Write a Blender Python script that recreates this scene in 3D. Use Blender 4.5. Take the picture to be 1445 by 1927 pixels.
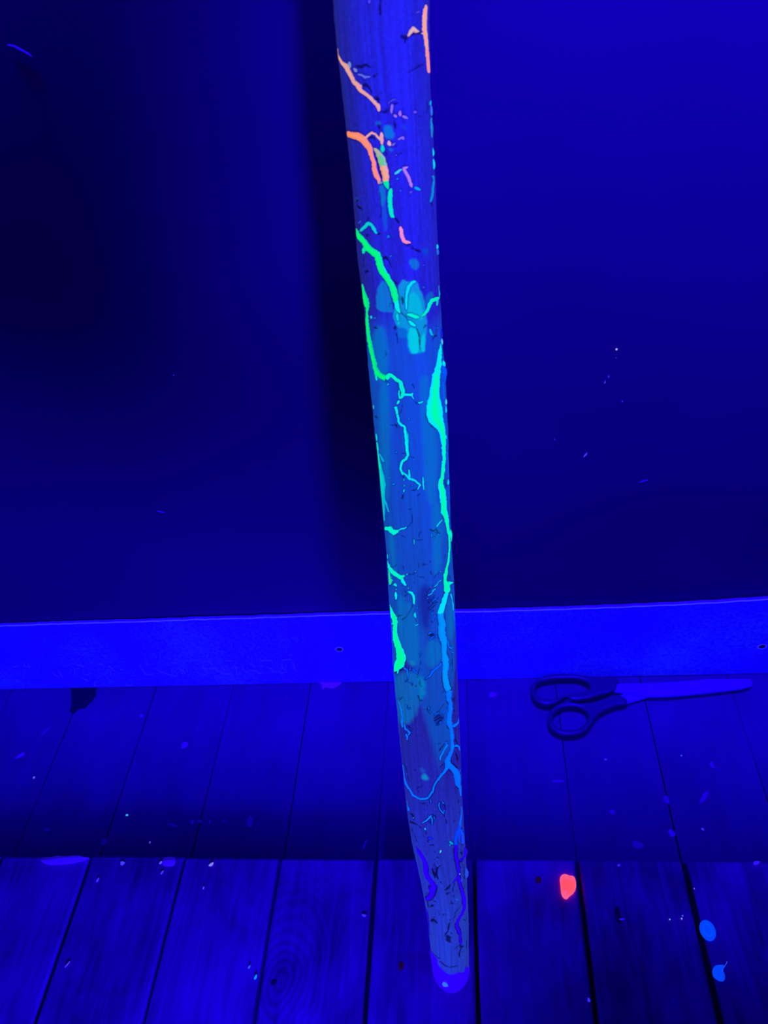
import bpy, bmesh, math, random
import numpy as np
from mathutils import Vector, Matrix, noise
from mathutils.bvhtree import BVHTree
for o in list(bpy.data.objects): bpy.data.objects.remove(o)
rnd = random.Random(7); nrs = np.random.RandomState(5)
S = bpy.context.scene; COL = S.collection
# ------------------------------------------------------------------ camera
IW, IH, FP = 1445., 1927., 1447.
HC = .64                                       # lens height above the bench top
R_ = np.array((.991, -.0475, -.1229)); D_ = np.array((.06, -.6685, .7408))
R_ /= np.linalg.norm(R_); D_ -= R_*(D_@R_); D_ /= np.linalg.norm(D_); U_ = np.cross(R_, D_)
MW = np.array([R_, D_, U_]); CP = np.array((0, 0, HC))
def ray(x, y): return MW@np.array(((x-IW/2)/FP, (y-IH/2)/FP, 1.))
def onz(x, y, z): v = ray(x, y); return CP+v*((z-HC)/v[2])
def ony(x, y, Y): v = ray(x, y); return CP+v*(Y/v[1])
cd = bpy.data.cameras.new('camera'); cam = bpy.data.objects.new('camera', cd); COL.objects.link(cam)
cd.sensor_fit = 'HORIZONTAL'; cd.sensor_width = 36; cd.lens = 36*FP/IW; cd.clip_start = .01
cx, cy, cz = MW[:, 0], -MW[:, 1], -MW[:, 2]
cam.matrix_world = Matrix(((cx[0], cy[0], cz[0], 0), (cx[1], cy[1], cz[1], 0), (cx[2], cy[2], cz[2], HC), (0, 0, 0, 1)))
cd.dof.use_dof = True; cd.dof.focus_distance = .52; cd.dof.aperture_fstop = 36.05e-3/.0019
S.camera = cam
# ------------------------------------------------------------------ light
w = bpy.data.worlds.new('world'); S.world = w; w.use_nodes = True
w.node_tree.nodes['Background'].inputs[0].default_value = (.004, 0, 1, 1)
w.node_tree.nodes['Background'].inputs[1].default_value = .026
def aim(o, p, t): o.location = p; o.rotation_euler = (Vector(t)-Vector(p)).to_track_quat('-Z', 'Y').to_euler()
def lamp(kind, name, p, t, power, size=.05, spot=None, blend=.5, color=(.010, .0, 1), sy=None):
    l = bpy.data.lights.new(name, kind); o = bpy.data.objects.new(name, l); COL.objects.link(o); aim(o, p, t)
    l.energy = power; l.color = color
    if kind == 'AREA':
        l.size = size
        if sy: l.shape = 'RECTANGLE'; l.size_y = sy
    else: l.shadow_soft_size = size
    if spot: l.spot_size = math.radians(spot); l.spot_blend = blend
    return o
LAMPS = [
 ('SPOT', 'blacklight_torch_right', (.115, -.02, .80), (.21, .49, .38), 50.0, .03, 84, .8),
 ('SPOT', 'blacklight_torch_low', (-.09, -.34, .23), (-.33, .09, .0), 50.0, .05, 84, .75),
]
for L in LAMPS: lamp(L[0], L[1], L[2], L[3], L[4], L[5], L[6], L[7])
bar = lamp('AREA', 'added_uv_bar', (-.10, .470, .70), (-.10, .448, 0), 1.5, 1.0, sy=.015); bar.data.spread = math.radians(28)  # added lamp out of view, shaped to brighten the boards near the wall
vs = S.view_settings; vs.view_transform = 'Standard'; vs.look = 'None'; vs.gamma = 1; vs.exposure = 0; vs.use_curve_mapping = False
# ------------------------------------------------------------------ helpers
def lin(c):
    c = np.asarray(c, float)/255.
    return np.where(c <= .04045, c/12.92, ((c+.055)/1.055)**2.4)
def mat(name):
    m = bpy.data.materials.new(name); m.use_nodes = True; nt = m.node_tree
    return m, nt, nt.nodes['Principled BSDF']
def N(nt, t, **k):
    n = nt.nodes.new(t)
    for a, b in k.items():
        if a.startswith('i_'): n.inputs[a[2:]].default_value = b
        else: setattr(n, a, b)
    return n
def simple(name, col, rough=.6, emi=None, es=1, spec=.3):
    m, nt, b = mat(name); b.inputs['Base Color'].default_value = (*col, 1); b.inputs['Roughness'].default_value = rough
    b.inputs['Specular IOR Level'].default_value = spec
    if emi is not None:
        b.inputs['Emission Color'].default_value = (*emi, 1); b.inputs['Emission Strength'].default_value = es
    return m
def linkmesh(name, v, fcs, m, parent=None, smooth=False):
    me = bpy.data.meshes.new(name); me.from_pydata([tuple(p) for p in v], [], [tuple(q) for q in fcs]); me.update()
    if m: me.materials.append(m)
    if smooth: me.polygons.foreach_set('use_smooth', [True]*len(me.polygons))
    o = bpy.data.objects.new(name, me); COL.objects.link(o)
    if parent: o.parent = parent
    return o
def recenter(o):
    me = o.data; c = sum((v.co for v in me.vertices), Vector())/len(me.vertices)
    zmin = min(v.co.z for v in me.vertices); c.z = zmin
    me.transform(Matrix.Translation(-c)); o.location = o.location+c
def gridmesh(name, P, m, parent=None, wrap=False, smooth=True):
    """P: (rows, cols, 3) array -> mesh, fast"""
    nr, nc = P.shape[:2]
    me = bpy.data.meshes.new(name); me.vertices.add(nr*nc); me.vertices.foreach_set('co', P.reshape(-1).astype('f'))
    cc = nc if wrap else nc-1
    i, j = np.meshgrid(np.arange(nr-1), np.arange(cc), indexing='ij'); j2 = (j+1) % nc
    q = np.stack([i*nc+j, i*nc+j2, (i+1)*nc+j2, (i+1)*nc+j], -1).reshape(-1, 4)
    me.loops.add(q.size); me.loops.foreach_set('vertex_index', q.reshape(-1).astype('i'))
    me.polygons.add(len(q)); me.polygons.foreach_set('loop_start', (np.arange(len(q))*4).astype('i'))
    me.polygons.foreach_set('use_smooth', np.full(len(q), smooth)); me.update(); me.validate()
    if m: me.materials.append(m)
    o = bpy.data.objects.new(name, me); COL.objects.link(o)
    if parent: o.parent = parent
    return o
def empty(name, loc, label, cat, group=None):
    o = bpy.data.objects.new(name, None); o.empty_display_size = .02; COL.objects.link(o); o.location = loc
    tag(o, label, cat, group); return o
def tag(o, label, cat, group=None):
    o['label'] = label; o['category'] = cat
    if group: o['group'] = group
def attr(me, name, arr):
    a = me.color_attributes.new(name, 'FLOAT_COLOR', 'POINT')
    c = np.ones((len(me.vertices), 4), 'f'); c[:, :3] = arr; a.data.foreach_set('color', c.reshape(-1))
def vnoise(shape, cells, seed):
    """smooth 2-d value noise, cells=(rows, cols) lattice"""
    rs = np.random.RandomState(seed); g = rs.rand(cells[0]+2, cells[1]+2)
    y = np.linspace(0, cells[0]-.001, shape[0]); x = np.linspace(0, cells[1]-.001, shape[1])
    yi, xi = y.astype(int), x.astype(int); fy = (y-yi); fx = (x-xi); fy = fy*fy*(3-2*fy); fx = fx*fx*(3-2*fx)
    a = g[yi][:, xi]; b = g[yi][:, xi+1]; c = g[yi+1][:, xi]; e = g[yi+1][:, xi+1]
    return (a*(1-fx)+b*fx)*(1-fy)[:, None]+(c*(1-fx)+e*fx)*fy[:, None]
def prism(name, pts, z0, z1, m, parent=None, bev=.0004, seg=2):
    bm = bmesh.new(); vs_ = [bm.verts.new((p[0], p[1], z0)) for p in pts]; fc = bm.faces.new(vs_)
    e = bmesh.ops.extrude_face_region(bm, geom=[fc]); bmesh.ops.translate(bm, verts=[v for v in e['geom'] if isinstance(v, bmesh.types.BMVert)], vec=(0, 0, z1-z0))
    bmesh.ops.recalc_face_normals(bm, faces=bm.faces)
    if bev:
        ed = [x for x in bm.edges if all(v.co.z > (z0+z1)/2 for v in x.verts)]
        bmesh.ops.bevel(bm, geom=ed, offset=bev, segments=seg, affect='EDGES', clamp_overlap=True)
    me = bpy.data.meshes.new(name); bm.to_mesh(me); bm.free(); me.materials.append(m)
    o = bpy.data.objects.new(name, me); COL.objects.link(o)
    if parent: o.parent = parent
    return o
YW, ZR, YS = .4800, -.022, .2834        # wall plane, height of the lower boards, edge of the raised boards
# ------------------------------------------------------------------ wall
m_wall, nt, b = mat('dark_wall_sheet')
tc = N(nt, 'ShaderNodeTexCoord'); nz = N(nt, 'ShaderNodeTexNoise', i_Scale=6., i_Detail=3.)
nt.links.new(tc.outputs['Object'], nz.inputs['Vector'])
cr = N(nt, 'ShaderNodeValToRGB'); cr.color_ramp.elements[0].position = .3; cr.color_ramp.elements[0].color = (.10, 0, .098, 1)
cr.color_ramp.elements[1].position = .75; cr.color_ramp.elements[1].color = (.12, 0, .118, 1)
nt.links.new(nz.outputs[0], cr.inputs[0]); nt.links.new(cr.outputs[0], b.inputs['Base Color'])
b.inputs['Roughness'].default_value = .75; b.inputs['Specular IOR Level'].default_value = .15
xs = np.linspace(-1.1, 1.0, 220); zs = np.linspace(-.047, 1.15, 130)
X, Z = np.meshgrid(xs, zs)
fold = .0012*np.sin((X*.9+Z*2.2)*9)*np.exp(-((Z-.15)/.12)**2)*np.clip(X*4, 0, 1)+.002*(vnoise(X.shape, (7, 10), 3)-.5)
P = np.stack([X, YW+.0015+np.abs(fold), Z], -1)
wall = gridmesh('wall_back', P[:, ::-1], m_wall); wall['kind'] = 'structure'
sm = wall.modifiers.new('thickness', 'SOLIDIFY'); sm.thickness = .012; sm.offset = -1 if wall.data.polygons[0].normal.y < 0 else 1
# ------------------------------------------------------------------ skirting strip
m_strip, nt, b = mat('white_painted_strip')
tc = N(nt, 'ShaderNodeTexCoord'); nz = N(nt, 'ShaderNodeTexNoise', i_Scale=420., i_Detail=4.)
nt.links.new(tc.outputs['Object'], nz.inputs['Vector']); bp = N(nt, 'ShaderNodeBump', i_Strength=.10, i_Distance=.0006)
nt.links.new(nz.outputs[0], bp.inputs['Height']); nt.links.new(bp.outputs[0], b.inputs['Normal'])
b.inputs['Base Color'].default_value = (.25, .1, .95, 1); b.inputs['Roughness'].default_value = .55
n5 = N(nt, 'ShaderNodeTexNoise', i_Scale=9., i_Detail=2.); nt.links.new(tc.outputs['Object'], n5.inputs['Vector'])
m5 = N(nt, 'ShaderNodeMath', operation='MULTIPLY'); nt.links.new(n5.outputs[0], m5.inputs[0]); nt.links.new(nz.outputs[0], m5.inputs[1])
c5 = N(nt, 'ShaderNodeValToRGB'); c5.color_ramp.elements[0].position = .24; c5.color_ramp.elements[0].color = (0, 0, 0, 1); c5.color_ramp.elements[1].position = .42; c5.color_ramp.elements[1].color = (.001, .006, 0, 1)
nt.links.new(m5.outputs[0], c5.inputs[0]); nt.links.new(c5.outputs[0], b.inputs['Emission Color']); b.inputs['Emission Strength'].default_value = 1
strip = bpy.data.objects.new('baseboard_back', None); COL.objects.link(strip); strip['kind'] = 'structure'; strip.location = (0, YW, ZR)
YF = YW-.0032
nx, nz_ = 1100, 104
xs = np.linspace(-.95, .85, nx)
topz = np.interp(xs, [-.95, -.1, .04, .11, .186, .25, .85], [.0857, .0859, .0842, .0846, .0860, .0888, .0888])+.0007*(vnoise((1, nx), (1, 70), 11)[0]-.5)+.0008*(vnoise((1, nx), (1, 260), 12)[0]-.5)
tt = np.concatenate([np.linspace(0, .985, nz_-6), [.992, .997, 1.0]]); 
Xg, Tg = np.meshgrid(xs, tt); Zg = ZR+.0006+(topz[None, :]-ZR-.0006)*Tg
Yg = np.full_like(Xg, YF); Yg += .00006*(vnoise(Xg.shape, (12, 200), 4)-.5)
HOLES = [ony(638, 1222, YF), ony(1434, 1217, YF)]
for hp in HOLES:
    rr = np.hypot(Xg-hp[0], Zg-hp[2]); Yg += .0026*np.clip((.0034-rr)/.0012, 0, 1)
Yg[-2] += .0002; Yg[-1] += .0007
back = np.stack([xs, np.full(nx, YW), topz+.0004], -1)[None]; bot = np.stack([xs, np.full(nx, YW), np.full(nx, ZR+.0006)], -1)[None]
P = np.concatenate([bot, np.stack([Xg, Yg, Zg], -1), back], 0)-np.array((0, YW, ZR))
so = gridmesh('board', P, m_strip, strip)
m_rim = simple('hole_rim_highlight', (.6, .3, .95), .5, lin((40, 50, 60)), .6)  # faint glow paints the highlight round each screw hole
m_black = simple('dark_hole', (.02, 0, .05), .9)
for hp in HOLES:                       # countersunk screw holes
    v = []; fc = []; n = 28
    for k in range(n):
        a = 2*math.pi*k/n
        for rr, yy in ((.0033, -.0001), (.0039, -.0005), (.0045, .0002)): v.append((hp[0]+rr*math.cos(a), YF+yy-YW, hp[2]+rr*.86*math.sin(a)-ZR))
    for k in range(n):
        for q in range(2): fc.append((k*3+q, k*3+q+1, (k+1) % n*3+q+1, (k+1) % n*3+q))
    linkmesh('screw_hole_rim', v, fc, m_rim, strip, True)
    v = [(hp[0]+.0033*math.cos(2*math.pi*k/n), YF+.0006-YW, hp[2]+.0029*math.sin(2*math.pi*k/n)-ZR) for k in range(n)]
    v += [(hp[0]+.002*math.cos(2*math.pi*k/n), YF+.0022-YW, hp[2]+.0019*math.sin(2*math.pi*k/n)-ZR) for k in range(n)]
    linkmesh('screw_hole', v, [(k, (k+1) % n, n+(k+1) % n, n+k) for k in range(n)]+[tuple(range(n, 2*n))], m_black, strip, True)
v = []; fc = []                         # ragged paint lip along the upper edge, its highlight put in as glow
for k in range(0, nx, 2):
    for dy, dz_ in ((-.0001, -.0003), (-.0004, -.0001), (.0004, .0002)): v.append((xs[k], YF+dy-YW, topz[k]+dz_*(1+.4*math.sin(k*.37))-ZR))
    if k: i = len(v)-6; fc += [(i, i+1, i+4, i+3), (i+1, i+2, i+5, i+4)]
linkmesh('lip_highlight', v, fc, simple('lip_highlight', (.3, .1, .9), .5, lin((52, 58, 30)), 1), strip, True)
# faint old glue lettering
m_glue = simple('glue_line', (.5, .2, .9), .5, lin((26, 30, 8)), 1)
G1 = lambda p: (240+p[0]/4.25, 1220+p[1]/4.25)
G2 = lambda p: (0+p[0]/4.817, 1220+p[1]/4.817)
GL = [(G1, s) for s in [
 [(95,130),(110,160),(135,190),(145,208),(205,212)], [(150,105),(155,135),(180,125)], [(225,160),(245,178),(290,195),(335,210)], [(350,165),(358,190),(355,215),(400,222)],
 [(345,113),(405,118)], [(415,160),(440,180),(465,205)], [(598,108),(650,105),(680,130)], [(600,150),(625,165),(632,190)], [(600,210),(628,212)], [(645,168),(680,160),(715,162),(722,185),(760,198)],
 [(780,102),(840,100)], [(755,150),(775,170),(780,205),(815,205)], [(850,130),(868,160),(870,190),(905,198)], [(975,122),(1005,130),(1025,152)], [(922,140),(920,165),(945,190),(990,176),(1030,178),(1050,198),(1078,198)],
 [(1062,93),(1100,97),(1150,93),(1155,120)], [(1110,150),(1140,155),(1165,178),(1158,190),(1220,185),(1228,200),(1275,185)], [(1225,125),(1240,150),(1258,180)], [(1232,93),(1310,87)], [(1322,110),(1332,150),(1350,182)], [(1065,135),(1080,140)], [(1290,58),(1322,50)]]]
GL += [(G2, s) for s in [[(118,170),(165,158)], [(218,130),(222,165),(245,170)], [(255,140),(268,180)], [(480,215),(500,245),(540,262)], [(530,205),(570,265)], [(690,150),(740,155),(765,180)], [(680,190),(675,250)],
 [(760,235),(800,240),(830,215)], [(740,265),(800,300)], [(870,290),(855,330),(880,345)], [(985,160),(1015,180),(1040,210)], [(1000,200),(1005,250)], [(890,145),(940,143)], [(1085,190),(1115,195)], [(1130,330),(1200,335)]]]
v = []; fc = []
for T, s in GL:
    pts = [Vector(ony(*T(p), YF)) for p in s]; pts = [p.lerp(q, k/4) for p, q in zip(pts, pts[1:]) for k in range(4)]+[pts[-1]]
    for k, p in enumerate(pts):
        t = (pts[min(k+1, len(pts)-1)]-pts[max(k-1, 0)]).normalized(); n = Vector((t.z, 0, -t.x))
        p = p+n*.0003*rnd.uniform(-1, 1); wd = .00022*(1 if 0 < k < len(pts)-1 else .3)
        for o_, hh in ((-1, .0), (0, -.0003), (1, .0)): q = p+n*wd*o_; v.append((q.x, q.y+hh-.00012-YW, q.z-ZR))
        if k:
            i = len(v)-6; fc += [(i, i+1, i+4, i+3), (i+1, i+2, i+5, i+4)]
lo = linkmesh('glue_lettering', v, fc, m_glue, strip, True); lo['label'] = 'faint raised lines of old glue lettering'
# ------------------------------------------------------------------ work bench
def plank_mat(name, dark, light, r0, contrast, knot=None):
    m, nt, b = mat(name)
    tc = N(nt, 'ShaderNodeTexCoord'); oi = N(nt, 'ShaderNodeObjectInfo')
    add = N(nt, 'ShaderNodeVectorMath', operation='ADD'); sc = N(nt, 'ShaderNodeVectorMath', operation='SCALE'); cb = N(nt, 'ShaderNodeCombineXYZ')
    for k in range(3): nt.links.new(oi.outputs['Random'], cb.inputs[k])
    nt.links.new(cb.outputs[0], sc.inputs[0]); sc.inputs['Scale'].default_value = 9.
    nt.links.new(tc.outputs['Object'], add.inputs[0]); nt.links.new(sc.outputs[0], add.inputs[1])
    # grain: rings around a slanting heart line -> cathedral figure
    mp = N(nt, 'ShaderNodeMapping'); mp.inputs['Scale'].default_value = (26, 3.2, 26); nt.links.new(add.outputs[0], mp.inputs[0])
    n1 = N(nt, 'ShaderNodeTexNoise', i_Scale=1.6, i_Detail=3., i_Distortion=.8); nt.links.new(mp.outputs[0], n1.inputs['Vector'])
    mul = N(nt, 'ShaderNodeMath', operation='MULTIPLY'); mul.inputs[1].default_value = 34; nt.links.new(n1.outputs[0], mul.inputs[0])
    sn = N(nt, 'ShaderNodeMath', operation='SINE'); nt.links.new(mul.outputs[0], sn.inputs[0])
    mp2 = N(nt, 'ShaderNodeMapping'); mp2.inputs['Scale'].default_value = (160, 7, 160); nt.links.new(add.outputs[0], mp2.inputs[0])
    n2 = N(nt, 'ShaderNodeTexNoise', i_Scale=2.2, i_Detail=5.); nt.links.new(mp2.outputs[0], n2.inputs['Vector'])
    n3 = N(nt, 'ShaderNodeTexNoise', i_Scale=17., i_Detail=4., i_Distortion=.6); nt.links.new(add.outputs[0], n3.inputs['Vector'])
    mp3 = N(nt, 'ShaderNodeMapping'); mp3.inputs['Scale'].default_value = (60, 9, 60); nt.links.new(add.outputs[0], mp3.inputs[0])
    n4 = N(nt, 'ShaderNodeTexNoise', i_Scale=1., i_Detail=3., i_Distortion=.5); nt.links.new(mp3.outputs[0], n4.inputs['Vector'])
    def mad(x, k, y=None):
        a = N(nt, 'ShaderNodeMath', operation='MULTIPLY_ADD'); nt.links.new(x, a.inputs[0]); a.inputs[1].default_value = k
        if y is not None: nt.links.new(y, a.inputs[2])
        else: a.inputs[2].default_value = 0
        return a.outputs[0]
    s = mad(sn.outputs[0], .06*contrast); s = mad(n2.outputs[0], .35*contrast, s); s = mad(n3.outputs[0], .95*contrast, s); s = mad(n4.outputs[0], .5*contrast, s); s = mad(oi.outputs['Random'], .16, s)
    if knot:                                # growth rings sweeping round a knot
        mk_ = N(nt, 'ShaderNodeMapping'); mk_.inputs['Location'].default_value = (-knot[0], -knot[1]*.55, 0); mk_.inputs['Scale'].default_value = (1, .55, 0); nt.links.new(tc.outputs['Object'], mk_.inputs[0])
        ln = N(nt, 'ShaderNodeVectorMath', operation='LENGTH'); nt.links.new(mk_.outputs[0], ln.inputs[0])
        ph = mad(ln.outputs['Value'], 1300., mad(n3.outputs[0], 26.)); sk = N(nt, 'ShaderNodeMath', operation='SINE'); nt.links.new(ph, sk.inputs[0])
        fo = N(nt, 'ShaderNodeMapRange'); fo.inputs['From Min'].default_value = .012; fo.inputs['From Max'].default_value = .062; fo.inputs['To Min'].default_value = .065; fo.inputs['To Max'].default_value = 0; nt.links.new(ln.outputs['Value'], fo.inputs['Value'])
        pr = N(nt, 'ShaderNodeMath', operation='MULTIPLY'); nt.links.new(sk.outputs[0], pr.inputs[0]); nt.links.new(fo.outputs[0], pr.inputs[1]); s = mad(pr.outputs[0], 1., s)
    cr = N(nt, 'ShaderNodeValToRGB'); e = cr.color_ramp.elements
    mid = .9*contrast+.08
    e[0].position = max(0, mid-.3*contrast); e[0].color = (*dark, 1); e[1].position = min(1, mid+.26*contrast); e[1].color = (*light, 1)
    nt.links.new(s, cr.inputs[0]); nt.links.new(cr.outputs[0], b.inputs['Base Color'])
    bp = N(nt, 'ShaderNodeBump', i_Strength=.35, i_Distance=.0008); nt.links.new(n2.outputs[0], bp.inputs['Height']); nt.links.new(bp.outputs[0], b.inputs['Normal'])
    b.inputs['Roughness'].default_value = r0; b.inputs['Specular IOR Level'].default_value = .25
    return m
m_front = plank_mat('raw_plank', (.20, 0, .17), (.5, 0, .50), .7, .75)
m_rear = plank_mat('dark_back_plank', (.09, 0, .105), (.125, 0, .145), .6, .8)  # back boards, a darker tone throughout than the front ones
kp = onz(528, 1850, 0); m_knotty = plank_mat('knotty_plank', (.20, 0, .17), (.5, 0, .50), .7, .75, (kp[0]-(-.1822-.0997)/2, kp[1]+.45))
bench = empty('workbench', (-.1, .2, -.05), 'wide workbench of narrow boards, the front ones raised a step above the dark back ones', 'workbench')
def plank(x0, x1, y0, y1, z0, z1, m, seed, bv=.002):
    xc = (x0+x1)/2; nxx, nyy = 10, 60
    bx_ = np.array([0, .3*bv, bv]+list(np.linspace(.1, .9, 8)*(x1-x0))+[(x1-x0)-bv, (x1-x0)-.3*bv, (x1-x0)])
    by_ = np.concatenate([np.linspace(0, (y1-y0)-.004, nyy), [(y1-y0)-.002, (y1-y0)-.0006, (y1-y0)]])
    Xp, Yp = np.meshgrid(bx_, by_); e = np.minimum(Xp, (x1-x0)-Xp); ey = (y1-y0)-Yp
    Zp = np.full_like(Xp, z1); Zp -= .7*bv*np.clip(1-e/bv, 0, 1)**2+.0014*np.clip(1-ey/.002, 0, 1)**2
    Zp += .0006*(vnoise(Xp.shape, (6, 2), seed)-.5)
    jit = .0009*(vnoise(Xp.shape, (9, 1), seed+50)-.5)
    Xp = Xp+jit
    top = np.stack([Xp+x0-xc, Yp, Zp-z0], -1)
    o = gridmesh('plank', top, m, bench, smooth=False)
    me = o.data; bm = bmesh.new(); bm.from_mesh(me)
    be = [e for e in bm.edges if e.is_boundary]; r = bmesh.ops.extrude_edge_only(bm, edges=be)
    for vv in [g for g in r['geom'] if isinstance(g, bmesh.types.BMVert)]: vv.co.z = 0
    be = [e for e in bm.edges if e.is_boundary]; bmesh.ops.contextual_create(bm, geom=be)
    bmesh.ops.recalc_face_normals(bm, faces=bm.faces); bm.to_mesh(me); bm.free()
    o.location = Vector((xc, y0, z0))-bench.location
    return o
SE = [-.690, -.605, -.521, -.437, -.3530, -.2667, -.1822, -.0997, -.0182, .0645, .1486, .232, .316, .40, .484]
GAPF = [.0015]*4+[.0015, .0011, .0015, .0016, .0018, .0020, .0022, .002, .0015, .0015, .0015]
for k in range(len(SE)-1):
    dz = rnd.uniform(-.0008, .0005)
    plank(SE[k]+GAPF[k], SE[k+1]-GAPF[k+1], -.45, YS+rnd.uniform(-.0008, .0008), -.0205, dz, m_knotty if k == 6 else m_front, 100+k)
SR = [x-.003 if x < 0 else x+.003 for x in SE]
for k in range(len(SR)-1):
    plank(SR[k]+.0002, SR[k+1]-.0002, -.45, YW-.0005, ZR-.025, ZR, m_rear, 200+k, .0005)
br = linkmesh('crosspiece', [(x, y, z) for x in (-.69, .484) for y in (.10, .17) for z in (-.085, -.0475)], [(0, 1, 3, 2), (4, 6, 7, 5), (0, 4, 5, 1), (2, 3, 7, 6), (0, 2, 6, 4), (1, 5, 7, 3)], m_rear, bench)
br.location = -bench.location
# marks on the boards (thin dried paint), children of the bench
def blob(name, cx_, cy_, rx, ry, rot, z, th, m, parent=None, rough=.18, n=22, onp=True):
    c = onz(cx_, cy_, z) if onp else (cx_, cy_, z)
    v = []; fc = []; ph = [rnd.uniform(0, 6.28) for _ in range(4)]
    base = Vector(c)
    for ring, (s, hh) in enumerate(((1, 0), (.93, .75), (.6, 1.))):
        for k in range(n):
            a = 2*math.pi*k/n; q = 1+rough*(.5*math.sin(2*a+ph[0])+.4*math.sin(3*a+ph[1])+.35*math.sin(5*a+ph[2])+.2*math.sin(9*a+ph[3]))
            x = rx*math.cos(a)*q*s; y = ry*math.sin(a)*q*s
            xr = x*math.cos(rot)-y*math.sin(rot); yr = x*math.sin(rot)+y*math.cos(rot)
            v.append((xr, yr, hh*th))
    for r0 in range(2):
        for k in range(n): fc.append((r0*n+k, r0*n+(k+1) % n, (r0+1)*n+(k+1) % n, (r0+1)*n+k))
    fc.append(tuple(2*n+k for k in range(n))); fc.append(tuple(reversed(range(n))))
    o = linkmesh(name, v, fc, m, parent, True); o.location = base-(parent.location if parent else Vector())
    return o
def px(n, z=0): return n*.00036*(1 if z == 0 else 1.05)
m_mark = simple('dried_pale_paint', (.5, 0, .42), .6); m_mark2 = simple('dried_dull_paint', (.3, 0, .27), .6)
m_knot = simple('dark_knot', (.12, 0, .06), .8); m_rust = simple('rusty_nail_head', (.03, 0, .03), .7, lin((24, 3, 0)), 1)
mk = [(1325, 1500, 20, 6, .9, m_mark2), (347, 1402, 9, 11, .2, m_mark), (38, 1422, 13, 6, .6, m_mark), (86, 1376, 18, 2.5, 1.0, m_mark2), (470, 1547, 9, 16, 0, m_mark2), (325, 1553, 16, 4, -.2, m_mark2),
      (195, 1585, 9, 10, 0, m_mark2), (362, 1547, 4, 6, .3, m_mark), (376, 1546, 6, 3, 0, m_mark), (395, 1547, 3, 4, 0, m_mark), (421, 1546, 5, 3, 0, m_mark2), (88, 1561, 12, 5, 0, m_mark2), (1264, 1568, 8, 9, 0, m_mark),
      (1152, 1528, 7, 7, 0, m_mark2), (1200, 1590, 13, 9, 0, m_mark2), (1050, 1470, 16, 4, 0, m_mark2), (928, 1307, 12, 9, 0, m_mark), (1340, 1440, 5, 10, 0, m_mark2), (266, 1347, 5, 5, 0, m_mark), (1254, 1505, 6, 12, .2, m_mark2), (686, 1590, 3, 13, -.3, m_mark)]
for x, y, a, b_, ro, mm in mk: blob('paint_smear', x, y, px(a), px(b_), ro, ZR+.0001, .00012, mm, bench)
for x, y, a, b_, mm, nm in [(755, 1818, 6, 9, m_rust, 'nail_head'), (1013, 1656, 7, 7, m_rust, 'nail_head'), (1162, 1722, 8, 20, m_knot, 'knot'), (515, 1849, 7, 6, m_knot, 'knot')]:
    blob(nm, x, y, px(a), px(b_), 0, .0002, .00025, mm, bench, .1)
q = [onz(x/2.89, 1130+y/2.89, ZR+.0004) for x, y in [(385, 470), (525, 470), (520, 520), (500, 548), (462, 585), (430, 590), (398, 616), (378, 604), (390, 560)]]
prism('knot', [(p[0]-bench.location.x, p[1]-bench.location.y) for p in q], ZR+.0001-bench.location.z, ZR+.0004-bench.location.z, simple('black_knot', (.015, 0, .02), .9), bench, 0)
# ------------------------------------------------------------------ stick
OUT = [(-60,624,808),(0,628,807),(60,632,807),(120,638,808.5),(180,645,811),(240,652,813.5),(300,658,815.5),(360,664,818.5),(420,669,821),(480,674,824),(560,683,827),(640,690,831),(720,698,838.5),(800,705,841.5),(880,713,845),(960,720,847),(1040,728,850),(1120,732.5,854),(1200,737,857.5),(1260,741,860),(1320,746,862),(1380,750.5,864.5),(1440,757,866.5),(1500,764,869.5),(1550,770,872),(1600,779,875.5),(1650,791,878.5),(1700,801,880.5),(1750,807,881.5),(1800,811.5,882.5),(1828,815,882),(1838,819,877),(1846,825,869),(1851,831,862),(1854,836,856)]
FT = onz(847, 1860, -.001); fc_ = MW.T@(FT-CP); z1c, y1c = fc_[2], fc_[1]
z0c = .325; y0c = (0-IH/2)/FP*z0c
bb = (z1c-z0c)/(y1c-y0c); aa = z0c-bb*y0c
ys = np.linspace(-60, 1854, 962); oy = np.array([o[0] for o in OUT], float)
xl = np.interp(ys, oy, [o[1] for o in OUT]); xr_ = np.interp(ys, oy, [o[2] for o in OUT])
def sm1(a, n):
    k = np.ones(n)/n; p = np.pad(a, n//2, mode='edge'); return np.convolve(p, k, 'valid')[:len(a)]
bd = ys < 1790
xls = np.where(bd, sm1(xl, 31), xl); xrs = np.where(bd, sm1(xr_, 31), xr_)
cen = []; rad = []
for y, a, b_ in zip(ys, xls, xrs):
    z = aa/(1-bb*(y-IH/2)/FP); c = np.array((((a+b_)/2-IW/2)/FP*z, (y-IH/2)/FP*z, z)); cen.append(CP+MW@c); rad.append((b_-a)/2*z/FP*.998)
cen = np.array(cen)[::-1]; rad = np.array(rad)[::-1]       # foot first
i0 = len(cen)-120; dirv = cen[-1]-cen[i0]; dirv /= np.linalg.norm(dirv)
k = (YW-rad[-1]*1.05-cen[-1][1])/dirv[1]                   # carry on until it leans on the wall
ext = np.array([cen[-1]+dirv*k*t for t in np.linspace(.02, 1.25, 60)])
axis = cen[-1]-cen[0]; 
k = min(k, .35); ext = np.array([cen[-1]+dirv*k*t for t in np.linspace(.02, 1.0, 60)])
cen = np.concatenate([cen, ext]); rad = np.concatenate([rad, np.full(60, rad[-1])])
print('stick top', cen[-1], 'wall gap', YW-cen[-1][1]-rad[-1], 'radii', rad[::120])
sl = np.concatenate([[0], np.cumsum(np.linalg.norm(np.diff(cen, axis=0), axis=1))])
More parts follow.
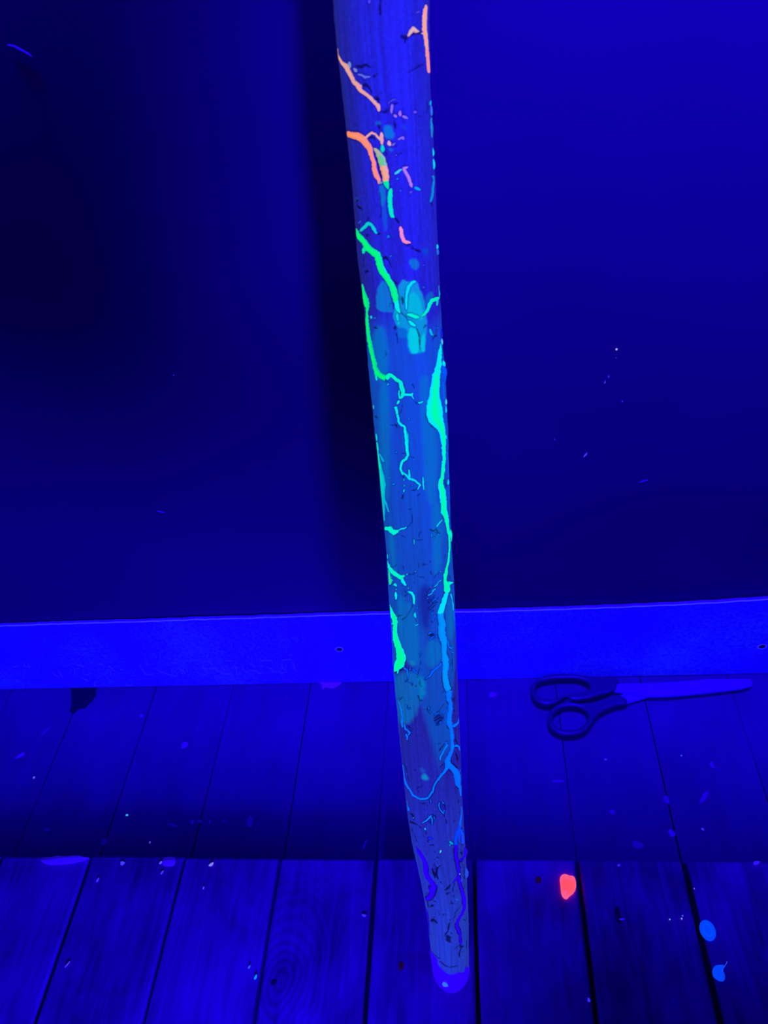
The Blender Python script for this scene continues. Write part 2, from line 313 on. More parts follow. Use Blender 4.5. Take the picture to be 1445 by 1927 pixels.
# smooth tangent frame
TAN = np.gradient(cen, axis=0); 
for c in range(3): TAN[:, c] = sm1(TAN[:, c], 61)
TAN /= np.linalg.norm(TAN, axis=1)[:, None]
VIS = sl[962-30]
sd = np.concatenate([np.linspace(0, .03, 60, endpoint=False), np.linspace(.03, VIS, 1300, endpoint=False), np.linspace(VIS, sl[-1], 120)])
NC = 280; th = np.linspace(0, 2*math.pi, NC, endpoint=False)
Cd = np.stack([np.interp(sd, sl, cen[:, c]) for c in range(3)], -1); Rd = np.interp(sd, sl, rad); Td = np.stack([np.interp(sd, sl, TAN[:, c]) for c in range(3)], -1); Td /= np.linalg.norm(Td, axis=1)[:, None]
V1 = np.cross(Td, MW@np.array((0, 0, 1.))); V1 /= np.linalg.norm(V1, axis=1)[:, None]     # sideways
V2 = np.cross(V1, Td)                                                                # towards / away from lens
DIR = V1[:, None, :]*np.cos(th)[None, :, None]+V2[:, None, :]*np.sin(th)[None, :, None]
# coarse copy for ray casts
rs_ = np.arange(0, len(sd), 4); cs_ = np.arange(0, NC, 4)
Pc = Cd[rs_][:, None]+DIR[rs_][:, cs_]*Rd[rs_][:, None, None]
nr_, nc_ = Pc.shape[:2]; vv = [Vector(p) for p in Pc.reshape(-1, 3)]
ff = [(i*nc_+j, i*nc_+(j+1) % nc_, (i+1)*nc_+(j+1) % nc_, (i+1)*nc_+j) for i in range(nr_-1) for j in range(nc_)]
BV = BVHTree.FromPolygons(vv, ff)
sdc = sd[rs_]
def bounds(y): return np.interp(y, ys, xls), np.interp(y, ys, xrs)
def hit(x, y, want_s=False):
    y = min(y, 1850); a, b_ = bounds(y); ce = (a+b_)/2
    x = min(max(x, a+1.0), b_-1.0)
    for _ in range(14):
        dv = Vector(ray(x, y)).normalized(); loc, nrm, idx, dist = BV.ray_cast(Vector(CP), dv)
        if loc is not None: break
        x += (1.2 if x < ce else -1.2)
    if loc is None: return None
    i = idx//nc_; row = rs_[i]; rel = np.array(loc)-Cd[row]; s = sd[row]+rel@Td[row]
    t = math.atan2(rel@V2[row], rel@V1[row]) % (2*math.pi)
    n = V1[row]*math.cos(t)+V2[row]*math.sin(t)
    R = np.interp(s, sd, Rd); Cc = np.array([np.interp(s, sd, Cd[:, c]) for c in range(3)])
    return s, t, Cc+n*R, n
# marks: crop transforms
CR = {1: (600, 0, 5.558), 2: (600, 220, 5.558), 3: (640, 460, 5.558), 4: (660, 700, 6.021), 5: (680, 920, 6.568), 6: (700, 1100, 6.568), 7: (720, 1300, 6.568), 8: (730, 1500, 7.225), 9: (730, 1680, 7.225)}
def tp(c, p): a = CR[c]; return (a[0]+p[0]/a[2], a[1]+p[1]/a[2]) + ((p[2]/a[2],) if len(p) > 2 else ())
OR=(255,150,85);PE=(238,170,143);PK=(200,130,225);PKR=(250,150,170);LI=(140,105,235);GLI=(110,130,205);YL=(215,180,100);OL=(90,200,110)
GR=(0,255,85);MI=(0,245,170);CM=(0,240,205);CY=(0,230,250);TC=(0,190,225);TL=(0,140,190);AZ=(0,125,255);AB=(0,100,255);BL=(0,75,255);VI=(42,0,250);VD=(34,0,215);LC=(80,200,235);EB=(30,60,235)
VEINS = [ # crop, core colour, edge colour, points (x, y, full width) in crop pixels
(1,(250,165,110),PE,[(1120,50,26),(1110,110,48),(1100,260,52),(1110,380,52),(1125,520,48)]),
(1,(252,150,120),(245,140,135),[(1125,520,48),(1140,640,45),(1152,765,28)]),
(1,(235,185,160),(200,150,160),[(935,380,14),(960,330,42),(985,298,45),(1010,318,42),(1048,332,12)]),
(1,PE,(215,150,140),[(182,505,20),(210,590,42),(240,650,42),(290,700,55),(330,780,48),(365,850,42),(410,900,55),(440,950,42),(500,990,38),(545,1030,38),(600,1090,44),(622,1110,50),(632,1165,28)]),
(1,(120,150,190),GLI,[(318,645,22),(322,675,32),(330,712,20)]),(1,GLI,GLI,[(362,712,20),(385,738,34),(395,755,16)]),(1,(110,120,215),EB,[(405,775,18),(450,785,26),(480,808,34),(545,800,10)]),
(1,LI,LI,[(765,1090,22),(762,1140,34),(758,1190,12)]),(1,(170,110,235),LI,[(785,1198,25),(802,1215,36),(808,1235,12)]),(1,(180,110,235),LI,[(852,1155,12),(848,1190,38),(852,1220,20)]),(1,LI,LI,[(872,1212,22),(900,1225,36),(930,1240,20)]),
(1,(110,80,235),(90,60,235),[(985,1175,16),(1005,1172,36),(1022,1178,14)]),(1,(80,70,230),(60,50,230),[(528,-6,30),(525,40,26)]),(1,(90,70,230),(60,50,230),[(1020,135,14),(1055,120,22)]),
(1,(95,90,235),(60,50,235),[(725,1085,6),(760,1050,10),(815,1035,6)]),
(1,TC,TL,[(1180,1055,14),(1165,1085,26),(1160,1100,12)]),(1,(60,120,225),(40,80,220),[(1178,1120,20),(1178,1165,28),(1180,1205,18)]),(1,(30,130,200),TL,[(1178,1230,18),(1178,1280,24),(1178,1334,22),(1182,1440,20)]),
(2,OR,(245,130,90),[(275,160,30),(300,175,62),(340,190,66),(400,200,80),(450,225,80),(500,280,75),(535,330,65),(550,400,50),(575,480,45),(582,550,50),(600,610,55),(630,660,40),(625,702,16)]),
(2,PE,(205,150,150),[(478,228,25),(520,190,25),(550,165,24),(590,180,22),(620,215,22),(650,245,30)]),(2,PE,(215,150,140),[(655,160,20),(655,200,42),(657,240,42),(660,292,20)]),
(2,(0,225,150),(0,190,190),[(662,295,24),(665,335,50),(665,372,22)]),
(2,(180,180,110),(160,170,140),[(578,325,16),(600,350,44),(625,385,58),(640,410,62)]),(2,(80,205,110),(150,185,110),[(636,400,60),(655,440,72),(668,480,72),(676,515,72)]),(2,(240,175,85),(235,150,115),[(674,505,74),(690,560,74),(698,620,66),(700,672,66)]),
(2,(0,240,110),(0,215,150),[(700,665,66),(705,700,60),(720,735,34),(722,757,14)]),(2,(150,160,160),(90,110,200),[(625,665,40),(640,690,36),(665,690,20)]),
(2,(0,240,165),(0,215,190),[(757,750,34),(745,800,46),(745,900,46),(750,970,46),(765,1035,42),(788,1058,12)]),
(2,(235,175,150),(190,150,190),[(728,245,20),(732,275,42),(745,305,26)]),(2,(120,100,230),(90,80,230),[(760,300,16),(780,288,24),(798,270,10)]),(2,LI,(100,90,235),[(825,240,12),(850,225,24),(880,210,28),(885,240,14)]),
(2,PK,LI,[(878,545,26),(895,540,30),(932,522,14)]),(2,PK,LI,[(885,545,30),(915,590,38),(945,650,32),(962,712,32),(972,735,16)]),(2,(100,80,235),(70,60,235),[(800,395,14),(820,405,26)]),(2,(100,80,235),(70,60,235),[(950,800,20),(975,775,14)]),
(2,LC,TC,[(790,598,14),(815,585,28),(845,560,22),(868,545,8)]),(2,(0,180,235),(0,140,235),[(1000,735,14),(1030,748,34),(1060,765,14)]),(2,(0,140,235),(0,100,235),[(810,655,12),(832,640,22)]),(2,(0,110,235),(10,80,235),[(840,780,12),(862,765,14)]),
(2,PKR,(230,130,190),[(848,1145,18),(858,1180,38),(872,1260,38),(895,1305,38),(945,1312,26),(962,1318,8)]),
(2,CY,TC,[(1197,325,16),(1198,370,32),(1193,412,12)]),(2,CY,TC,[(1212,438,14),(1212,490,34),(1202,548,12)]),(2,(0,160,190),(0,110,180),[(1188,612,20),(1200,650,26),(1198,700,22),(1190,760,26),(1182,830,28),(1168,895,8)]),(2,LC,TC,[(1252,1335,12),(1240,1360,32),(1232,1378,12)]),(2,(20,110,190),(20,70,190),[(1255,1378,20),(1255,1410,40),(1255,1445,24)]),
(2,(0,215,190),(0,190,205),[(435,1198,20),(460,1165,32),(500,1130,32),(515,1112,32),(550,1130,32),(580,1180,32),(602,1222,14)]),(2,(0,130,230),(10,90,230),[(710,1268,14),(722,1255,30),(735,1240,12)]),(2,(60,110,225),(40,70,225),[(415,1112,8),(440,1085,8)]),
(2,GR,(0,225,130),[(385,1170,14),(400,1225,50),(440,1270,62),(480,1310,62),(510,1370,75),(560,1410,62),(620,1436,62)]),(2,(0,220,140),(0,200,160),[(475,1360,40),(468,1425,16)]),
(3,GR,(0,230,120),[(262,15,62),(295,42,64),(340,80,64),(385,110,70),(402,170,65),(420,240,72),(450,290,76),(490,350,65),(530,410,62),(555,470,72),(575,540,70),(584,600,56)]),(3,(0,245,190),CY,[(584,590,56),(605,680,44),(628,720,14)]),(3,GR,CM,[(248,40,40),(240,96,10)]),
(3,(0,225,215),TC,[(598,722,22),(600,760,32),(604,800,14)]),
(3,CY,(0,200,245),[(790,380,20),(760,395,30),(720,440,36),(698,500,32),(692,600,26),(690,680,16)]),
(3,MI,CM,[(698,732,18),(740,740,38),(790,757,38),(830,762,14)]),(3,CM,CY,[(712,798,18),(750,830,36),(793,852,18)]),
(3,(0,240,140),CM,[(850,757,8),(880,735,18),(915,690,28),(935,630,35),(960,590,38),(1000,570,40),(1036,558,30)]),(3,(0,220,180),TC,[(1013,575,24),(1012,640,14)]),(3,TC,TL,[(1028,430,8),(1035,470,16),(1034,530,14)]),(3,(0,190,235),TL,[(1058,488,12),(1052,530,20),(1045,560,8)]),
(3,GR,(0,215,130),[(234,415,8),(245,500,35),(262,570,58),(275,620,60),(283,660,30),(280,710,16),(282,770,28),(285,830,34),(290,900,34),(300,980,37),(315,1060,42),(330,1130,42),(350,1210,42),(365,1290,42),(390,1345,50),(430,1380,55),(475,1400,58)]),(3,(0,245,150),CM,[(480,1402,50),(510,1365,38),(540,1372,34),(580,1412,32),(632,1436,32)]),(3,(0,235,130),CM,[(370,1320,30),(378,1405,12)]),
(3,(0,240,200),CY,[(1048,1040,8),(1046,1110,32),(1040,1180,45),(1030,1260,55),(1015,1350,60),(1005,1445,74)]),
(3,CY,TC,[(1090,992,8),(1075,1015,28),(1058,1042,10)]),(3,CY,TC,[(1080,1228,12),(1098,1250,34),(1118,1288,18)]),(3,(0,90,225),(10,60,215),[(1085,1270,20),(1100,1320,60),(1100,1380,60),(1095,1440,40)]),(3,(0,200,240),TC,[(1075,1335,14),(1088,1355,14),(1085,1395,10)]),
(3,(0,190,215),TC,[(940,882,12),(950,925,24),(970,952,10)]),(3,(60,200,240),TC,[(322,745,14),(325,765,24),(322,775,12)]),(3,(0,120,215),(10,80,215),[(350,775,16),(372,765,30)]),(3,(0,130,220),(10,80,220),[(520,130,12),(538,115,14)]),(3,(0,110,205),(10,70,210),[(1010,880,20),(1022,870,34)]),(3,(40,60,240),(40,50,230),[(860,220,10),(885,212,14)]),(3,(0,120,230),(10,80,230),[(865,455,18),(880,445,20)]),
(4,(0,230,200),CM,[(548,100,40),(565,130,50),(582,175,52),(592,220,50),(592,255,40),(580,285,24),(545,300,22)]),(4,CM,TC,[(552,205,10),(543,250,16),(552,300,14)]),(4,CM,CY,[(545,322,22),(535,350,26),(522,360,10)]),
(4,CM,CY,[(600,258,28),(650,258,26),(690,258,30),(705,235,10)]),(4,CY,TC,[(690,265,20),(712,310,8)]),
(4,CM,CY,[(490,400,10),(512,405,30),(522,440,30),(525,475,28)]),(4,CY,CY,[(525,480,28),(538,520,26),(540,560,24),(575,602,28),(612,618,24)]),
(4,CM,CY,[(612,612,24),(616,670,35),(625,740,35),(632,820,35),(640,890,35),(648,945,25),(625,985,30),(590,1010,30),(568,1050,25),(563,1100,22),(580,1140,20),(592,1168,14)]),(4,TC,TL,[(645,690,12),(652,760,12),(650,835,10)]),
(4,CY,TC,[(590,1140,12),(625,1165,20),(645,1190,20),(672,1215,28),(725,1230,20),(760,1260,20),(788,1282,18),(755,1330,8)]),(4,CY,TC,[(660,1105,16),(662,1170,24),(668,1215,24)]),(4,CY,TC,[(815,1185,8),(820,1250,18),(827,1335,8)]),
(4,TC,TL,[(600,1210,12),(606,1232,18)]),(4,TC,TL,[(600,1300,8),(608,1275,12)]),(4,CY,TC,[(598,1360,10),(605,1340,12)]),(4,TL,(0,110,215),[(690,1290,16),(700,1282,26)]),(4,(0,140,225),(0,100,225),[(470,1268,16),(500,1278,20)]),(4,(0,140,225),(0,100,225),[(430,1205,14),(448,1192,12)]),
(4,CY,TC,[(758,342,8),(780,350,18),(822,335,12)]),(4,(0,150,230),(0,110,225),[(650,535,14),(665,525,10)]),(4,(0,140,225),(0,110,225),[(510,900,12),(520,915,16)]),
(4,(0,255,130),CY,[(975,0,82),(962,130,95),(950,260,112),(942,380,175),(945,470,200),(962,530,180),(1002,590,122),(1028,640,86),(1043,700,63),(1052,800,55),(1056,900,43),(1057,1000,35),(1042,1100,55),(1030,1180,50),(1015,1270,70),(1030,1330,80),(1050,1420,65)]),
(4,(0,240,235),CY,[(1005,375,40),(1012,410,52),(1010,450,40)]),
(4,(60,235,240),TC,[(1077,300,12),(1077,335,30),(1074,370,14)]),(4,CY,TC,[(1072,380,10),(1075,415,22),(1074,458,14)]),(4,CY,TC,[(1080,715,8),(1082,760,8)]),(4,CY,TC,[(1105,1215,10),(1102,1245,24),(1098,1278,12)]),(4,(0,110,235),(0,80,225),[(1085,900,8),(1100,1050,14),(1108,1200,10)]),(4,(0,110,235),(0,80,225),[(1115,1285,10),(1118,1380,16),(1120,1445,14)]),
(4,(90,230,220),TC,[(252,375,10),(252,400,14),(254,418,8)]),(4,CM,TC,[(284,700,8),(290,735,16),(294,778,8)]),(4,MI,(0,215,195),[(300,795,8),(298,850,26),(300,910,32),(308,970,38),(315,1040,46),(330,1110,56)]),(4,(0,215,190),(0,180,205),[(330,1100,56),(348,1180,66),(362,1260,72),(362,1340,62),(362,1440,54)]),
(4,(0,190,215),TL,[(330,925,8),(345,960,18),(372,1008,22),(380,1018,8)]),(4,CM,TC,[(290,60,20),(292,95,14)]),(4,(60,200,235),TC,[(412,150,8),(430,132,10)]),(4,(0,100,225),(10,70,215),[(1045,110,20),(1050,200,28),(1055,320,24)]),(4,(0,90,225),(10,60,215),[(1080,0,60),(1085,70,60),(1070,140,24)]),
(5,(0,255,130),CY,[(995,0,80),(1005,100,90),(1010,200,92),(1014,270,92),(1033,340,76),(1048,400,66),(1060,480,60),(1078,560,62),(1085,640,50),(1085,740,40),(1078,820,36),(1068,900,45),(1047,980,56),(1036,1060,68),(1032,1140,66),(1052,1200,104),(1052,1270,104)]),
(5,CM,CY,[(1108,500,14),(1112,560,26),(1115,640,8)]),(5,CM,CY,[(1070,1140,12),(1098,1165,40),(1136,1155,14)]),(5,CY,CY,[(1000,378,10),(960,420,18),(928,470,12)]),
(5,(0,200,190),(0,165,205),[(262,0,56),(265,60,56),(265,130,50),(270,200,44),(278,300,24),(285,395,10)]),(5,(0,200,200),TL,[(280,110,18),(305,180,20),(328,250,15),(340,288,8)]),
(5,(0,245,190),CM,[(278,480,24),(300,490,45),(340,492,46),(370,520,52),(400,540,58),(440,530,38),(458,512,12)]),(5,MI,CM,[(345,465,10),(360,480,24),(380,500,20)]),(5,CY,TC,[(455,515,10),(490,495,15),(530,490,18),(560,468,8)]),
(5,TC,TL,[(650,620,12),(652,650,14),(652,690,10)]),(5,(0,150,225),TL,[(868,550,10),(868,595,14)]),(5,(0,150,225),TL,[(890,610,8),(902,592,10)]),
(5,CM,(0,200,200),[(298,810,8),(305,860,14)]),(5,(0,245,185),CM,[(308,885,8),(325,930,28),(350,980,40),(390,1030,48),(440,1070,50),(490,1095,50),(535,1072,14)]),(5,CM,CY,[(500,1100,34),(510,1145,34),(550,1195,24)]),(5,(40,220,110),(0,200,170),[(340,1000,14),(350,1070,50),(362,1130,72),(350,1185,36)]),
(5,CM,TC,[(398,1185,22),(415,1180,34),(440,1205,20)]),(5,CY,TC,[(425,1240,12),(432,1248,24)]),(5,CM,CY,[(420,1275,14),(430,1320,30),(426,1370,8)]),(5,CM,CY,[(585,1270,14),(620,1282,26),(645,1320,26),(650,1370,24),(645,1410,18),(658,1425,10)]),
(5,LC,CY,[(556,1055,12),(568,1055,22)]),(5,LC,TC,[(665,1025,10),(675,1018,14)]),(5,LC,TC,[(575,1230,12),(586,1226,16)]),(5,(120,190,250),TC,[(815,1356,10),(824,1354,14)]),(5,CY,TC,[(946,1032,8),(955,1030,12)]),(5,CY,TC,[(972,1025,10),(985,1022,14)]),(5,CY,TC,[(1038,858,10),(1048,852,16)]),
(5,TC,TL,[(992,1122,12),(950,1148,10),(935,1185,12),(900,1210,14)]),(5,CY,TC,[(915,1232,10),(885,1262,10),(868,1290,10),(825,1318,6)]),(5,(40,90,240),EB,[(540,1390,8),(575,1378,12)]),(5,(40,110,240),EB,[(855,1220,10),(870,1208,8)]),(5,CY,TC,[(520,35,12),(532,5,14)]),
(6,(0,250,150),(0,245,215),[(905,0,80),(925,50,115),(930,105,100)]),
(6,(0,255,120),CM,[(216,225,10),(225,280,30),(245,340,55),(268,400,66),(282,450,60),(285,520,50),(280,600,55),(290,660,65),(310,730,75),(335,800,80),(352,860,100),(360,920,116),(340,980,126),(300,1030,80),(268,1078,26)]),(6,CM,TC,[(335,1030,24),(312,1100,18)]),(6,CM,TC,[(240,345,30),(238,400,14)]),(6,CM,TC,[(262,490,24),(240,485,10)]),(6,CM,TC,[(275,660,26),(258,690,10)]),
(6,CY,(0,210,250),[(925,100,60),(895,170,88),(880,240,85),(855,310,88),(845,360,84)]),
(6,(0,150,255),(0,130,255),[(845,355,84),(855,430,92),(870,490,90),(860,560,92),(865,620,96),(888,690,86),(893,760,64),(890,850,62),(905,920,90),(910,1000,76),(900,1080,76),(900,1160,82),(920,1240,90),(943,1300,76)]),
(6,(0,215,250),(0,160,245),[(968,110,30),(985,170,25),(995,240,18),(1002,320,14)]),(6,(0,130,250),(0,100,240),[(1002,315,14),(1012,400,14),(1022,485,8)]),
(6,CY,TC,[(445,88,10),(485,105,25),(512,145,26),(516,215,14)]),(6,CY,TC,[(535,345,12),(528,380,26),(545,412,8)]),(6,TC,(0,140,235),[(512,480,8),(522,492,12)]),(6,TC,(0,140,235),[(530,500,10),(548,505,14),(575,488,8)]),(6,(0,120,235),(0,100,230),[(550,310,8),(570,270,8)]),
(6,AZ,BL,[(385,1018,12),(405,1040,18),(437,1060,16),(442,1110,14),(446,1165,8)]),(6,AZ,BL,[(458,1054,12),(482,1038,14)]),(6,AB,BL,[(498,1035,14),(530,1080,14),(565,1105,8)]),(6,AB,BL,[(478,1220,12),(502,1212,14)]),(6,BL,BL,[(415,1200,8),(445,1170,8)]),
(6,(0,110,255),BL,[(862,970,18),(840,1000,18),(790,1040,18),(745,1080,20),(715,1130,18),(690,1145,14),(650,1175,8)]),(6,AB,BL,[(728,1065,12),(748,1072,14)]),
(6,AZ,BL,[(700,620,10),(712,600,16),(738,598,12)]),(6,AB,BL,[(715,685,8),(735,660,12),(765,640,8)]),(6,(0,130,245),BL,[(790,630,12),(800,645,22)]),
(6,AZ,BL,[(740,370,10),(750,340,12)]),(6,AB,BL,[(785,375,12),(755,430,12),(750,460,6)]),(6,AB,BL,[(700,125,8),(740,100,8),(775,55,8)]),(6,AB,BL,[(770,195,8),(805,155,8)]),(6,AB,BL,[(745,210,6),(785,170,8)]),
(6,AZ,BL,[(935,690,10),(950,770,16)]),(6,AZ,BL,[(945,765,18),(975,790,20),(1000,765,8)]),(6,AZ,BL,[(990,850,10),(1005,832,26)]),(6,AB,BL,[(588,865,8),(600,850,14)]),
(7,(0,115,255),(0,100,255),[(825,-10,74),(812,50,82),(818,100,66),(840,150,46),(840,230,50),(827,310,56),(820,380,62),(828,425,64)]),(7,(0,115,255),AB,[(830,420,60),(850,470,40),(855,540,35),(860,620,35),(865,690,46),(850,750,42),(820,810,50),(800,870,70),(812,925,86)]),
(7,(0,110,255),AB,[(812,915,70),(860,950,70),(900,990,80),(925,1050,75),(930,1110,70),(932,1160,58),(955,1200,30),(960,1300,22)]),
(7,(0,115,255),AB,[(800,930,56),(785,970,42),(755,1010,30),(720,1050,25),(675,1105,22),(650,1140,26),(630,1190,22),(622,1240,26),(590,1280,26),(570,1318,26)]),(7,(0,120,255),AB,[(572,1320,26),(530,1332,25),(470,1337,22),(420,1317,20),(378,1293,22),(345,1240,18),(310,1190,20),(280,1130,25),(265,1080,22),(250,1000,18),(244,915,12)]),
(7,AB,BL,[(588,1335,14),(598,1390,10)]),(7,(0,120,255),AB,[(865,440,32),(910,418,22),(935,392,20),(940,340,12)]),(7,AB,BL,[(855,380,16),(862,410,12)]),(7,(0,120,255),AB,[(885,688,28),(920,673,25),(945,700,25),(958,750,16)]),(7,AB,BL,[(962,970,14),(942,1004,10)]),(7,AB,BL,[(875,520,16),(878,600,14)]),
(7,(0,130,255),AB,[(805,655,20),(770,710,20),(740,770,18),(715,820,20),(708,865,22)]),(7,AB,BL,[(770,655,8),(800,630,12)]),
(7,(0,130,250),AB,[(185,110,8),(212,160,18),(233,240,18),(242,320,15),(238,380,22),(246,455,14)]),(7,AZ,AB,[(272,408,10),(278,470,24),(308,485,26)]),(7,AZ,AB,[(308,485,20),(335,520,20),(320,550,14)]),(7,AZ,AB,[(285,530,14),(300,560,22),(302,610,8)]),
(7,AZ,BL,[(290,170,12),(298,190,16)]),(7,AB,BL,[(310,225,8),(345,210,10)]),(7,AZ,BL,[(568,195,14),(572,230,18)]),(7,AZ,BL,[(580,270,12),(594,262,14)]),(7,AB,BL,[(340,670,8),(352,650,10)]),(7,AB,BL,[(745,285,10),(780,225,8)]),(7,AB,BL,[(640,300,8),(700,260,8)]),(7,AB,BL,[(700,405,8),(725,378,10)]),
(8,(0,120,255),AB,[(238,35,10),(252,100,26),(268,150,36),(288,188,20)]),(8,(70,170,240),AB,[(335,285,12),(350,282,20)]),
(8,AZ,BL,[(700,70,16),(690,120,16),(705,170,16),(735,205,18),(762,230,12)]),(8,AZ,BL,[(735,65,14),(770,90,12)]),(8,AB,BL,[(768,170,14),(750,215,12)]),
(8,(30,130,255),AB,[(465,352,8),(520,325,18),(555,288,24),(590,248,16)]),(8,AZ,BL,[(590,270,20),(602,320,20),(600,375,12)]),(8,AZ,BL,[(625,255,10),(630,300,12)]),(8,AB,BL,[(545,245,8),(560,275,10)]),(8,(10,40,250),(10,20,240),[(540,590,16),(570,550,30),(600,575,14)]),
(8,AB,BL,[(1002,120,8),(1000,240,18),(985,310,44),(975,380,46)]),(8,(0,70,255),(0,55,250),[(975,375,46),(960,450,56),(930,520,50),(918,580,46),(922,650,50)]),(8,(0,80,255),(0,50,250),[(985,430,40),(1010,500,50),(1018,570,46),(1010,640,34)]),(8,(0,70,255),BL,[(985,490,14),(965,560,14),(975,620,10)]),
(8,VI,VD,[(925,650,52),(922,760,54),(930,840,54),(945,920,52),(960,1000,45),(960,1080,45),(975,1180,45),(1000,1260,45),(1020,1340,50),(1030,1440,55)]),(8,VD,VD,[(1055,690,36),(1045,780,52),(1010,850,46),(960,865,30)]),(8,BL,BL,[(965,715,14),(985,740,16)]),(8,VI,VD,[(945,1080,28),(900,1145,22),(885,1165,10)]),
(8,(90,240,235),(40,200,235),[(965,1020,22),(966,1045,38),(965,1068,20)]),(8,(0,160,210),(0,120,220),[(838,600,14),(865,625,40),(885,640,16)]),(8,(0,150,215),(0,110,220),[(832,668,8),(850,645,16)]),(8,(90,205,245),(0,150,235),[(702,762,10),(715,740,18),(728,725,10)]),
(8,VI,VD,[(385,680,14),(415,735,42),(450,790,50),(490,860,52),(515,930,65),(515,1010,65),(540,1090,65),(590,1150,65),(622,1210,84),(600,1262,100),(600,1320,70),(560,1370,60),(505,1392,44)]),
(9,VI,VD,[(1015,-10,52),(1040,90,50),(1042,190,44),(1010,280,40),(970,340,36),(938,400,36),(935,460,42),(965,520,42),(982,570,30),(985,650,34),(990,705,26)]),(9,(30,50,255),VD,[(985,570,14),(985,640,14)]),
(9,VD,(28,0,190),[(525,220,16),(540,340,34),(545,450,32),(550,545,12)]),(9,(20,90,240),EB,[(920,110,14),(940,70,18)]),
(8,BL,EB,[(985,900,8),(990,950,12)]),(7,AZ,AB,[(280,1345,10),(292,1380,22),(315,1440,18)]),
]
